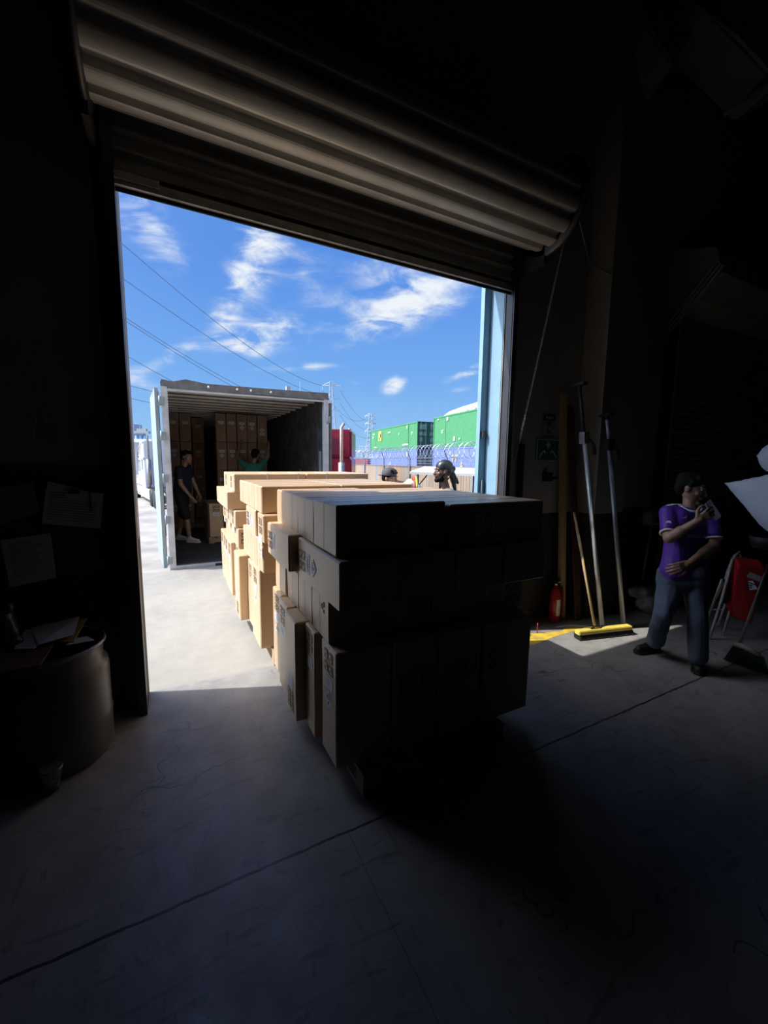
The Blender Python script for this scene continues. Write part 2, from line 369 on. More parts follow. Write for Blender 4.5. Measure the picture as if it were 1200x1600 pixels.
# roll-up door: half-open shutter with its coil
def rollup():
    root = bpy.data.objects.new('door_1', None); col.objects.link(root); root.location = (1.27, 2.6, 3.65); struct(root)
    # curtain of ribbed slats
    b = MB(); ye = 2.90; z0, z1 = 3.16, 3.86; pitch = .088; n = int((z1-z0)/pitch)*8
    prof = [0, .002, .012, .030, .030, .012, .002, 0]
    i = b.mi(M['curtain']); prev = None
    for k in range(n+1):
        z = z0+(z1-z0)*k/n; y = ye-prof[k % 8]; a = (b.bm.verts.new((DX0+.0, y, z)), b.bm.verts.new((DX1, y, z)))
        if prev: b.bm.faces.new((prev[0], prev[1], a[1], a[0])).material_index = i
        prev = a
    for k in range(n): pass
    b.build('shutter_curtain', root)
    # coil: slats wound on the barrel, polygonal with ridges
    b = MB(); cy, cz, R = 2.58, 3.66, .30; i = b.mi(M['slat']); prev = None; first = None; N = 156
    for k in range(N+1):
        t = 2*math.pi*k/N; j = k % 12; r = R + (.004, .008, .010, .011, .011, .010, .008, .003, -.028, -.034, -.034, -.026)[j] + .008*math.sin(t*2+1)
        y, z = cy+r*math.cos(t), cz+r*math.sin(t); a = (b.bm.verts.new((-.28, y, z)), b.bm.verts.new((2.80, y, z)))
        if prev: f = b.bm.faces.new((prev[0], prev[1], a[1], a[0])); f.material_index = i
        prev = a
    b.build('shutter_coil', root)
    for x in (-.30, 2.81):
        b = MB(); b.lathe([(.0, 0), (.34, 0), (.355, .02), (.34, .035), (0, .035)], (x, cy, cz), M['darksteel'], 36, axis=(1, 0, 0)); b.box((x, 2.6, 3.25), (x+.03, 2.95, 4.05), M['darksteel']); b.tube([(x-.02, cy, cz), (x+.1, cy, cz)], .035, M['darksteel'], 12)
        b.build('end_bracket', root)
    b = MB(); b.box((DX0-.02, 2.86, 3.115), (DX1+.02, 2.935, 3.125), M['steel']); b.box((DX0-.02, 2.86, 3.125), (DX1+.02, 2.868, 3.165), M['steel']); b.box((DX0-.02, 2.895, 3.125), (DX1+.02, 2.905, 3.2), M['darksteel']); b.tube([(DX0, 2.9, 3.108), (DX1, 2.9, 3.108)], .012, M['black'], 8)
    b.box((DX0+.0, 2.845, 3.14), (DX0+.22, 2.865, 3.18), M['steel'])
    b.build('bottom_bar', root)
    for x, s in ((DX0, -1), (DX1, 1)):
        b = MB(); b.box((min(x, x+s*.012), 2.86, 0), (max(x, x+s*.012), 2.95, 3.45), M['darksteel']); b.box((min(x, x+s*.11), 2.935, 0), (max(x, x+s*.11), 2.95, 3.45), M['darksteel']); b.box((min(x, x+s*.05), 2.84, 0), (max(x, x+s*.05), 2.852, 3.45), M['darksteel'])
        if s > 0: b.box((x+.03, 2.925, 0), (x+.042, 2.935, 3.3), M['steel'])
        b.build('guide_rail', root)
    # hand chain from the coil wheel to a hook on the wall
    def chain(p, q, sag):
        b = MB(); p, q = V(p), V(q); L = (q-p).length; n = int(L/.030)
        for k in range(n):
            t = (k+.5)/n; c = p.lerp(q, t)+V((0, 0, -sag*4*t*(1-t))); d = (q-p).normalized(); s1 = d.cross(V((0, 1, 0))).normalized(); s2 = d.cross(s1)
            w = s1 if k % 2 else s2; pts = [c+d*(.019*math.cos(a))+w*(.0085*math.sin(a)) for a in [2*math.pi*j/8 for j in range(9)]]
            b.tube(pts, .0028, M['steel'], 4, caps=False)
        b.build('hand_chain', root)
    chain((2.86, 2.40, 3.62), (2.86, 2.86, 1.64), .02)
    chain((2.84, 2.90, 3.10), (2.865, 2.90, 1.64), .01)
    b = MB(); b.tube([(2.94, 2.4, 3.55), (3.5, 2.7, 3.45), (4.0, 2.7, 3.40), (4.6, 2.93, 3.25)], .006, M['steel'], 6); b.build('pull_cord', root)
rollup()

def second_door():
    root = bpy.data.objects.new('door_2', None); col.objects.link(root); root.location = (6.8, 2.9, 0); struct(root)
    b = MB(); z0, z1 = .02, 3.45; pitch = .075; n = int((z1-z0)/pitch)*6; prof = [0, .008, .020, .022, .010, 0]; i = b.mi(M['slat2']); prev = None
    for k in range(n+1):
        z = z0+(z1-z0)*k/n; y = 2.91-prof[k % 6]; a = (b.bm.verts.new((5.35, y, z)), b.bm.verts.new((8.6, y, z)))
        if prev: b.bm.faces.new((prev[0], prev[1], a[1], a[0])).material_index = i
        prev = a
    b.build('shutter_curtain', root)
    for x in (5.25, 8.6):
        b = MB(); b.box((x, 2.84, 0), (x+.12, 2.95, 3.5), M['darksteel']); b.box((x+.04, 2.81, 0), (x+.08, 2.84, 3.5), M['slat2']); b.build('guide_rail', root)
    b = MB(); b.slab([(5.2, 2.95, 3.35), (5.2, 2.62, 3.42), (5.2, 2.42, 3.62), (5.2, 2.5, 3.9), (5.2, 2.95, 4.05)], (3.6, 0, 0), M['hood']); b.build('shutter_hood', root)
    for k in range(3):
        b = MB(); b.tube([(5.14, 2.9-.02*k, 3.2-.04*k), (5.14, 2.45-.03*k, 3.72-.03*k)], .014, M['hood'], 6); b.build('end_bracket', root)
M['slat2'] = mat('dim_shutter', (.30, .28, .24), .5, .1); M['hood'] = mat('shutter_hood_paint', (.50, .48, .40), .6)
second_door()

# ------------------------------------------------------------------ cartons
def face_frame(p0, sz, face, start):
    """origin (corner), length axis u from the start side, width axis v, lengths, outward normal"""
    x, y, z = p0; dx, dy, dz = sz
    n = {'-x': V((-1, 0, 0)), '-y': V((0, -1, 0)), '+z': V((0, 0, 1))}[face]
    ax = {'x': V((1, 0, 0)), 'y': V((0, 1, 0)), 'z': V((0, 0, 1))}
    cen = V(p0)+V(sz)*.5; half = abs(n.dot(V(sz)))/2; cen = cen + n*half
    s, k = start[0], start[1]; u = ax[k]*(1 if s == '-' else -1)          # start side '-x' means begin at low x
    v = n.cross(u); lu = abs(u.dot(V(sz))); lv = abs(v.dot(V(sz)))
    return cen - u*lu/2, u, v, lu, lv, n
rnd = random.Random(4)
def carton(p0, sz, label, decor=(), group=None, mats='card', rz=0., name='cardboard_box', seam=None, bulge=.004, cat='box'):
    """p0 low corner, sz size; decor = [(face, start, style)]"""
    x, y, z = p0; dx, dy, dz = sz; org = V((x+dx/2, y+dy/2, z)); R = Matrix.Rotation(rz, 4, 'Z')
    b = MB(); b.box((x, y, z), (x+dx, y+dy, z+dz), M[mats])
    bmesh.ops.bevel(b.bm, geom=list(b.bm.edges), offset=.007, segments=1, affect='EDGES')
    bmesh.ops.subdivide_edges(b.bm, edges=[e for e in b.bm.edges if e.calc_length() > .05], cuts=3, use_grid_fill=True)
    sd_ = rnd.random()*50; c = V((x+dx/2, y+dy/2, z+dz/2))
    for v in b.bm.verts:
        w = noise.noise(v.co*5+V((sd_, 0, 0)))*bulge; d = (v.co-c); d = V((d.x/dx, d.y/dy, d.z/dz)); v.co += V((d.x*w*2, d.y*w*2, 0 if d.z > 0 else 0))
    for f in b.bm.faces: f.smooth = False
    kids = []
    E = .0022
    for (face, start, style) in decor:
        o, u, v, lu, lv, n = face_frame(p0, sz, face, start)
        def quad(mb, a0, a1, c0, c1, m, e=E): mb.poly([o+u*a0+v*c0+n*e, o+u*a1+v*c0+n*e, o+u*a1+v*c1+n*e, o+u*a0+v*c1+n*e], m)
        if 's' in style:     # four printed handling squares
            q = min(.052, lv*.26)
            for i in range(2):
                for j in (-1, 1):
                    a = .03+i*(q+.012); cc = j*(q/2+.006)
                    quad(b, a, a+q, cc-q/2, cc+q/2, M['ink'])
                    quad(b, a+q*.2, a+q*.5, cc-q*.3, cc+q*.1, M['card'], E+.0006); quad(b, a+q*.6, a+q*.8, cc-q*.1, cc+q*.35, M['card'], E+.0006)
        if 'l' in style:     # white shipping label
            k = MB(); w2 = min(.055, lv*.30); quad(k, .165, .225, -w2, w2, M['label'])
            for i in range(4): quad(k, .175+.011*i, .179+.011*i, -w2*.8, w2*(.8-.25*(i % 2)), M['inkblack2'], E+.0005)
            kids.append(('shipping_label', k, 'white paper shipping label'))
        if 'd' in style:     # diamond hazard label
            k = MB(); r = min(.05, lv*.36); a = .235+r; k.poly([o+u*(a-r)+n*E, o+u*a+v*r+n*E, o+u*(a+r)+n*E, o+u*a-v*r+n*E][::-1], M['label'])
            for i in range(5):
                c0 = (-.5+.25*i)*r; quad(k, a-r*(.62-abs(c0)/r*.6), a+r*.05, c0-.045*r*1.2, c0+.045*r*1.2, M['inkblack'], E+.0005)
            quad(k, a+.25*r, a+.55*r, -.18*r, .18*r, M['inkblack'], E+.0005)
            kids.append(('hazard_label', k, 'white diamond label with black stripes'))
        if 't' in style:     # tape along the flap seam
            k = MB(); quad(k, 0.004, lu-.004, -.018, .018, M['tape'], E*.6); kids.append(('packing_tape', k, None))
        if 'k' in style: # flap seam with dark gap
            quad(b, .003, lu-.003, -.0018, .0018, M['ink'])
    o_ = b.build(name, origin=org); tag(o_, label, cat, group)
    for nm, k, lb in kids:
        c_ = k.build(nm, parent=o_, origin=org)
        if lb: c_['label'] = lb
    if rz: o_.rotation_euler.z = rz
    return o_
M['inkblack2'] = mat('grey_print', (.30, .32, .38), .6)

def pallet(x0, y0, w, d, label, z=0., h=.11, along='x'):
    root = thing('wooden_pallet', label, 'pallet', (x0+w/2, y0+d/2, z), None)
    n = 7
    if along == 'x':
        for k in range(3):
            yy = y0+(d-.09)*k/2; b = MB(); b.box((x0, yy, z+.018), (x0+w, yy+.09, z+h-.018), M['pallet']); b.build('stringer', root, bevel=.003)
        for k in range(n):
            xx = x0+(w-.09)*k/(n-1); b = MB(); b.box((xx, y0, z+h-.018), (xx+.09, y0+d, z+h), M['pallet']); b.build('deck_board', root)
        for k in range(3):
            xx = x0+(w-.09)*k/2; b = MB(); b.box((xx, y0, z), (xx+.09, y0+d, z+.018), M['pallet']); b.build('bottom_board', root)
    return root

G = 'cartons of the near pallet stack'
# near stack, layer by layer (bottom, second, third, top)
A0 = .655; AW = .62
ZB, Z1_, Z2_, Z3_, ZT = .112, .715, .945, .1178*10, 1.412
pallet(.76, 1.64, .90, 1.25, 'wooden pallet under the nearest box stack, one stringer end showing at front left')
# bottom uprights, left column seen from the left side
carton((.655, 1.73, ZB), (.30, .21, Z1_-ZB-.002), 'tall upright box at the front left corner of the near stack, labels at its top', [('-x', '+z', 'sld'), ('-y', '+z', 'k')])
carton((.635, 2.00, ZB), (.30, .17, Z1_-ZB-.002), 'narrow upright box second from the front corner, set between dark gaps in the near stack', [('-x', '+z', 'sl')])
carton((.58, 2.18, ZB), (.30, .24, Z1_-ZB-.003), 'upright box sticking out of the near stack with its label and symbols near the bottom', [('-x', '-z', 'sl')])
carton((.60, 2.44, ZB), (.30, .22, Z1_-ZB-.002), 'shaded upright box just behind the protruding one in the near stack bottom row', [('-x', '+z', 'sl')])
carton((.62, 2.68, ZB), (.30, .25, Z1_-ZB-.002), 'sunlit upright box at the back left corner of the near stack bottom row', [('-x', '+z', 'sld')])
# bottom front row to the right
carton((.96, 1.72, ZB), (.275, .22, Z1_-ZB-.002), 'tall dark front box with first letters of black lettering, bottom of near stack', [('-y', '+z', '')])
carton((1.24, 1.71, ZB), (.285, .22, Z1_-ZB-.002), 'tall dark front box with middle letters of black lettering, bottom of near stack', [('-y', '+z', '')])
carton((1.53, 1.70, ZB), (.375, .22, Z1_-ZB-.002), 'tall dark box at the front right corner of the near stack bottom row', [('-y', '+z', '')])
fr = [o for o in col.objects if o.name.startswith('cardboard_box')][-3:]
for o_, s_, x_, z_ in ((fr[0], 'MR', 1.10, .46), (fr[1], 'BIU', 1.385, .475), (fr[2], 'S', 1.60, .49)):
    k = MB(); yy = {'MR': 1.72, 'BIU': 1.71, 'S': 1.70}[s_]
    k.text(s_, .17 if s_ != 'BIU' else .155, (x_, yy-.006, z_), (1, 0, .04), (-.04, 0, 1), M['ink']); c_ = k.build('printed_lettering', parent=o_, origin=o_.location.copy()); c_['label'] = 'black printed capital letters'
for i in range(3):
    carton((1.57, 1.95+.28*i, ZB), (.32, .26, Z1_-ZB-.002), 'upright box on the hidden right side of the near stack, %s back' % ('one', 'two', 'three')[i])
# second layer: boxes lying along x, their ends on the left face
ys = [1.83, 2.10, 2.37, 2.64, 2.93]
pos = ('front', 'second from the front', 'third from the front', 'rearmost')
for i in range(4):
    carton((.655-(.0, .0, .0, .01)[i], ys[i], Z1_), (.60, ys[i+1]-ys[i]-.006, Z2_-Z1_-.002), 'box end with torn handle hole, front of the second layer of the near stack' if i == 0 else '%s box end in the second layer of the near stack' % pos[i].capitalize().replace('front', 'front', 1).lower(), [('-x', '+z', 'k')] + ([('-y', '+x', 'sl')] if i == 0 else []), mats='card')
    carton((1.262, ys[i]-.02, Z1_), (.675, ys[i+1]-ys[i]-.006, Z2_-Z1_-.002), 'box in the right half of the near stack second layer, %s' % pos[i], [('-y', '+x', 'sld')] if i == 0 else [])
h0 = MB()
for (yy, zz, r) in ((1.90, .90, .014), (1.925, .885, .016), (1.90, .865, .011)):
    h0.slab([(.6535, yy+r*math.cos(t), zz+r*math.sin(t)) for t in [2*math.pi*j/10 for j in range(10)]], (-.0012, 0, 0), M['inkblack'])
hb = [o for o in col.objects if 'torn handle hole' in o.get('label', '')][0]
c_ = h0.build('handle_hole', parent=hb, origin=hb.location.copy()); c_['label'] = 'torn black hole'
# third layer: two long boxes along the left face, then ends across the front
carton((.640, 1.645, Z2_), (.31, .665, Z3_-Z2_-.002), 'long box on the near stack left side with a white diamond label, ragged top flap', [('-x', '+y', 'sld')])
carton((.590, 2.335, Z2_+.02), (.31, .58, Z3_-Z2_-.012), 'long box pushed out to the left from the near stack third layer, no diamond label', [('-x', '+y', 'sl')], rz=.0)
for i in range(3):
    carton((.957+.331*i, 1.66, Z2_), (.325, .60, Z3_-Z2_-.002), 'box end in the dark front of the near stack third layer, %s' % ('left of centre', 'right of centre', 'at the right corner')[i], [('-y', '+z', 'k')])
    carton((.957+.331*i, 2.27, Z2_), (.325, .56, Z3_-Z2_-.002), 'rear box of the near stack third layer, behind the end %s' % ('left of centre', 'right of centre', 'at the right corner')[i])
# top layer
yt = [1.725, 2.07, 2.39, 2.66, 2.95]
pt = ('front', 'second', 'third', 'rearmost')
for i in range(4):
    carton((.655+.004*i, yt[i], Z3_), (.605, yt[i+1]-yt[i]-.004, ZT-Z3_+(.008 if i == 0 else 0)), '%s box of the top layer of the near stack, left half' % pt[i], [('-x', '+z', 'k'), ('+z', '-x', 't')] + ([('-y', '+x', 'sld')] if i == 0 else []))
    carton((1.268, yt[i]-.03, Z3_), (.675, yt[i+1]-yt[i]-.004, ZT-Z3_-.008), '%s box of the top layer of the near stack, right half' % pt[i], [('+z', '-x', 't')] + ([('-y', '-x', 'sld')] if i == 0 else []))

# middle stack
pallet(.66, 3.12, 1.1, 1.1, 'wooden pallet under the middle box stack, barely showing behind the near stack')
def stack_b():
    zb, z1, z2, z3, zt = .112, .765, 1.015, 1.225, 1.428
    carton((.58, 3.22, zb), (.32, .36, z1-zb-.002), 'big sunlit upright box at the front of the middle stack, symbols top and bottom', [('-x', '+z', 'sld')])
    carton((.52, 3.90, zb), (.32, .30, z1-zb-.03), 'sunlit upright box poking out of the middle stack, label low on it', [('-x', '-z', 'sld')])
    carton((.60, 3.60, zb), (.30, .28, z1-zb-.05), 'recessed upright box between two protruding ones in the middle stack', [('-x', '+z', 's')])
    for i in range(3): carton((.91+.33*i, 3.20, zb), (.325, .34, z1-zb-.002), 'upright box in the hidden front row of the middle stack, %s' % ('left', 'centre', 'right')[i])
    yl = [3.09, 3.31, 3.53, 3.74, 4.0]
    for i in range(4):
        carton((.585, yl[i], z1), (.60, yl[i+1]-yl[i]-.005, z2-z1-.002), 'sunlit box end in the second layer of the middle stack, %s' % ('front', 'second', 'third', 'rear')[i], [('-x', '+z', 'k')])
        carton((1.19, yl[i], z1), (.62, yl[i+1]-yl[i]-.005, z2-z1-.002), 'second layer box in the right half of the middle stack, %s' % ('front', 'second', 'third', 'rear')[i])
    carton((.575, 2.985, z2), (.30, .215, z3-z2-.002), 'small labelled box at the front edge of the middle stack, under its top layer', [('-x', '+z', 'sld')])
    carton((.580, 3.33, z2), (.30, .43, z3-z2-.002), 'labelled box behind a dark slot in the middle stack third layer', [('-x', '+y', 'sld')])
    for i in range(3): carton((.89+.31*i, 3.02, z2), (.305, .60, z3-z2-.002), 'third layer box across the front of the middle stack, %s' % ('left', 'centre', 'right')[i])
    for i in range(3): carton((.89+.31*i, 3.63, z2), (.305, .46, z3-z2-.002), 'third layer box at the back of the middle stack, %s' % ('left', 'centre', 'right')[i])
    yy = [3.06, 3.35, 3.57, 3.78, 3.93, 4.10]
    for i in range(5):
        carton((.580, yy[i], z3), (.62, yy[i+1]-yy[i]-.004, zt-z3), '%s sunlit box of the middle stack top layer, left half' % ('front', 'second', 'third', 'fourth', 'fifth')[i], [('-x', '+z', 'k'), ('+z', '-x', 't')])
        carton((1.204, yy[i], z3), (.66, yy[i+1]-yy[i]-.004, zt-z3), '%s sunlit box of the middle stack top layer, right half' % ('front', 'second', 'third', 'fourth', 'fifth')[i], [('+z', '-x', 't')])
stack_b()
pallet(.60, 4.55, 1.2, 1.5, 'wooden pallet under the farthest outdoor box stack, its left edge in the sun')
def stack_c():
    zb = .112
    for i, (yy, xx) in enumerate(((4.42, .60), (4.70, .55), (4.97, .55), (5.24, .56), (5.5, .56))):
        carton((xx, yy, zb), (.30, .26, .60), 'upright sunlit box in the bottom row of the far outdoor stack, %s' % ('front', 'second', 'third', 'fourth', 'rearmost')[i], [('-x', '+z', 'sld' if i % 2 else 'sl')])
    for i in range(4): carton((.92+.3*i, 4.5, zb), (.295, .3, .60), 'upright box hidden in the front row of the far outdoor stack, %s' % ('leftmost', 'second', 'third', 'rightmost')[i])
    ys_ = [4.36, 4.62, 4.88, 5.14, 5.40]
    for i in range(4):
        carton((.585, ys_[i], .715), (.62, .25, .20), 'second layer box of the far outdoor stack, %s' % pos[i], [('-x', '+z', 'k')] + ([('-y', '-x', 'sl')] if i == 0 else []))
        carton((1.21, ys_[i], .715), (.62, .25, .20), 'second layer box in the right half of the far outdoor stack, %s' % pos[i])
    for i in range(3):
        carton((.565, 4.40+.36*i, .918), (.32, .32, .175), 'third layer box of the far outdoor stack, %s' % ('front with rounded corners', 'middle', 'rear')[i], [('-x', '+z', 'sl')])
    for i in range(3): carton((.89+.32*i, 4.4, .918), (.315, .6, .175), 'third layer box lying inward on the far outdoor stack, %s' % ('left', 'centre', 'right')[i])
    for i in range(3):
        carton((.505, 4.50+.35*i, 1.096), (.60, .34, .19), 'box sticking out left from the fourth layer of the far outdoor stack, %s' % ('front', 'middle', 'rear')[i], [('-x', '+z', 'k')])
        carton((1.11, 4.50+.35*i, 1.096), (.60, .34, .19), 'fourth layer box in the right half of the far outdoor stack, %s' % ('front', 'middle', 'rear')[i])
    for i, (xx, yy) in enumerate(((.57, 4.42), (.57, 4.86))):
        for j in range(2):
            carton((xx+.76*j, yy, 1.288), (.755, .43, .185), 'top box of the far outdoor stack, %s %s' % (('front', 'rear')[i], ('left', 'right')[j]), [('-x', '+z', 'sl'), ('+z', '-x', '')])
    for j in range(3):
        k = MB(); x_ = .9+.33*j; k.box((x_, 4.419, 1.29), (x_+.012, 4.4195, 1.4745), M['white']); k.box((x_, 4.419, 1.4735), (x_+.012, 4.86, 1.4750), M['white'])
        tag(k.build('plastic_strap', origin=(x_, 4.42, 1.29)), 'white plastic strap over the far outdoor stack, %s of three' % ('leftmost', 'middle', 'rightmost')[j], 'strap', 'straps on the far stack')
stack_c()

# ------------------------------------------------------------------ the open trailer at the dock
TX0, TX1, TY, TB, TZ = -.03, 2.36, 6.66, 15.0, 2.70
def trailer():
    r = thing('box_trailer', 'grey open box trailer backed to the dock with cartons and two men inside', 'trailer', (1.16, TY+4, -1.2))
    FZ = .06
    b = MB(); b.box((TX0, TY+.02, FZ-.12), (TX1, TB, FZ), M['trailfloor']); b.build('floor_deck', r)
    b = MB(); b.box((TX0-.02, TY, -.10), (TX1+.02, TY+.10, .045), M['trailedge']); b.box((.55, TY-.012, -.03), (.78, TY, .03), M['darksteel']); b.box((1.3, TY-.012, -.03), (1.6, TY, .03), M['red']); b.build('rear_sill', r)
    b = MB(); b.box((TX0-.04, TY+.05, FZ-.1), (TX0, TB, TZ-.06), M['trailgrey']); b.build('side_wall', r)
    b = MB(); b.box((TX1, TY+.05, FZ-.1), (TX1+.04, TB, TZ-.04), M['trailgrey'])
    b.box((TX1-.006, TY+.28, 1.42), (TX1, TY+.40, 1.78), M['paperdim']); b.box((TX1-.006, TY+.5, 1.5), (TX1, TY+1.0, 2.1), M['trailfloor'])
    for i in range(9): y = TY+.2+rnd.random()*1.8; z = .9+rnd.random()*.9; b.box((TX1-.005, y, z), (TX1, y+.03+.03*rnd.random(), z+.08+.2*rnd.random()), M['trailwhite'] if i % 3 else M['paperdim'])
    b.build('side_wall', r)
    b = MB(); b.box((TX0, TB-.05, FZ), (TX1, TB, TZ), M['trailgrey']); b.build('front_wall', r)
    b = MB(); b.box((TX0-.04, TY+.05, TZ-.03), (TX1+.04, TB, TZ), M['roofdark']); b.build('roof', r)
    for k in range(20):
        y = TY+.22+.42*k; b = MB(); b.slab([(TX0, y, TZ-.03), (TX0, y+.005, TZ-.062), (TX0, y+.06, TZ-.062), (TX0, y+.065, TZ-.03)], (TX1-TX0, 0, 0), M['roofbow']); b.build('roof_bow', r)
    # header with dents
    b = MB(); pts = [(TX0-.03, 2.60), (TX0-.03, 2.72), (TX0+.12, 2.70), (TX0+.28, 2.745), (TX0+.55, 2.71), (1.2, 2.715), (TX1+.03, 2.735), (TX1+.05, 2.62), (1.2, 2.615), (.6, 2.60)]
    b.slab([(x, TY, z) for x, z in pts], (0, .09, 0), M['darkheader']); b.slab([(TX0+.0, TY+.004, 2.565), (TX1, TY+.004, 2.585), (TX1, TY+.004, 2.61), (.6, TY+.004, 2.60), (TX0, TY+.004, 2.60)], (0, .03, 0), M['trailedge'])
    b.build('rear_header', r)
    for i, x in enumerate((.55, .95, 1.15, 1.45)):
        b = MB(); b.ell((x, TY-.005, 2.665), .018, M['white'], seg=8, rng=6); b.build('marker_lamp', r)
    for s, x in ((0, TX0-.04), (1, TX1-.045)):
        b = MB(); b.box((x, TY-.005, -.12), (x+.085, TY+.09, 2.63), M['trailedge']); b.build('corner_post', r, bevel=.006)
        hx = x if s == 0 else x+.075
        for z in ((.14, .74, 1.34, 1.94, 2.42) if s == 0 else (.2, .8, 1.38, 2.3)):
            b = MB(); b.box((hx-.03, TY-.03, z-.055), (hx+.035, TY+.01, z+.055), M['trailwhite']); b.tube([(hx-.02, TY-.022, z-.07), (hx-.02, TY-.022, z+.07)], .014, M['trailedge'], 8); b.build('hinge', r, bevel=.004)
    # open door leaves
    d = V((-math.sin(math.radians(4.5)), math.cos(math.radians(4.5)), 0)); nrm = V((-d.y, d.x, 0))
    o = V((TX0-.075, TY+.03, 0)); lw = 1.2
    b = MB(); c = [o+V((0, 0, .02)), o+d*lw+V((0, 0, .02)), o+d*lw+V((0, 0, 2.60)), o+V((0, 0, 2.60))]; b.slab(c, nrm*.045, M['trailwhite']); lf = b.build('door_leaf', r)
    b = MB()
    for k in range(12):
        z0 = .04+k*.21; w0 = .012+.02*rnd.random(); b.slab([o+V((0, 0, z0))-nrm*.004, o+d*(.10+w0)+V((0, 0, z0))-nrm*.004, o+d*(.09+w0)+V((0, 0, z0+.212))-nrm*.004, o+V((0, 0, z0+.212))-nrm*.004], -nrm*.003, M['rust'] if k % 3 else M['darksteel'])
    b.build('edge_rust', lf)
    b = MB(); p = o+d*1.05+nrm*.0; b.box((-.05, -.06, -.09), (.05, .05, .09), M['darksteel'], o=p-nrm*.03+V((0, 0, .42))); b.tube([p-nrm*.04+V((0, 0, .36)), p-nrm*.05+V((0, 0, .2)), p+V((0, 0, .16))], .02, M['darksteel'], 6); b.build('lock_handle', lf)
    b = MB(); b.slab([V((TX1+.06, TY+.03, .02)), V((TX1+.115, TY+.03+1.2, .02)), V((TX1+.115, TY+1.23, 2.58)), V((TX1+.06, TY+.03, 2.58))], (.045, 0, 0), M['darkheader']); b.build('door_leaf', r)
    # running gear under the deck
    b = MB(); b.box((.3, TY+.4, -.35), (.42, TB, -.06), M['darksteel']); b.box((1.9, TY+.4, -.35), (2.02, TB, -.06), M['darksteel']); b.build('chassis_rail', r)
    b = MB(); b.box((.02, TY+.1, -.75), (.12, TY+.2, -.06), M['trailwhite']); b.box((2.2, TY+.1, -.75), (2.3, TY+.2, -.06), M['trailwhite']); b.box((.0, TY+.08, -.8), (2.33, TY+.2, -.68), M['trailwhite']); b.build('bumper_guard', r)
    for y in (TY+1.6, TY+2.9):
        for x in (-.0, 2.05):
            b = MB(); b.lathe([(0, 0), (.48, 0), (.5, .04), (.5, .24), (.48, .28), (0, .28)], (x, y, -.70), M['black'], 24, axis=(1, 0, 0)); b.build('wheel', r)
    return r
M['darkheader'] = mat('dull_header_paint', (.20, .20, .195), .55, var=.2, nscale=9)
trailer()

# cartons inside the trailer
FZ = .06
tall = ('sld', 'sl')
def rows(x0, n, y, wx, z0, nz, side, gap=.004, styles='sld sl sl sld'):
    st = styles.split()
    cols_ = ('first', 'second', 'third', 'fourth', 'fifth'); rw = ('bottom', 'second', 'third', 'top')
    for i in range(n):
        for j in range(nz):
            if side == 'right' and j == 3 and i == 4: s_ = [('-y', '-z', 'sld')]
            else: s_ = [('-y', '+z', st[(i*3+j*2) % len(st)])]
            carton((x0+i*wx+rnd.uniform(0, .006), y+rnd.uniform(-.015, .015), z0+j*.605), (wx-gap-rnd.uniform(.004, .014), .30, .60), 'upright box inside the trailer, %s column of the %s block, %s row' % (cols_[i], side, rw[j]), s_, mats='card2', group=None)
rows(.90, 5, 9.55, .215, FZ+.12, 4, 'right')
rows(-.02, 2, 10.1, .235, FZ+.12, 4, 'left')
rows(.50, 1, 11.0, .27, FZ+.12, 4, 'recessed middle')
pallet(.86, 9.5, 1.15, 1.1, 'wooden pallet under the right block of cartons deep in the trailer', z=FZ, h=.118)
pallet(-.02, 10.1, .8, 1.2, 'wooden pallet under the left block of cartons deep in the trailer', z=FZ, h=.118)
pallet(.58, 8.12, 1.0, 1.15, 'wooden pallet with a low row of boxes on the trailer floor beside the standing man', z=FZ, h=.118)
carton((.60, 8.14, FZ+.12), (.245, .24, .62), 'brightest box in the trailer, front of the low row, four symbols and a white label', [('-y', '+z', 'sl')], mats='card')
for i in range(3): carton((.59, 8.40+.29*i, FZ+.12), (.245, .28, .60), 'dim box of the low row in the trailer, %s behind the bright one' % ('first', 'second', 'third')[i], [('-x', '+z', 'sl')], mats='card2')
carton((.90, 8.6, FZ+.12), (.25, .28, .60), 'dim box right of the low row in the trailer, partly behind the outdoor stack', [('-y', '+z', 'sl')], mats='card2')

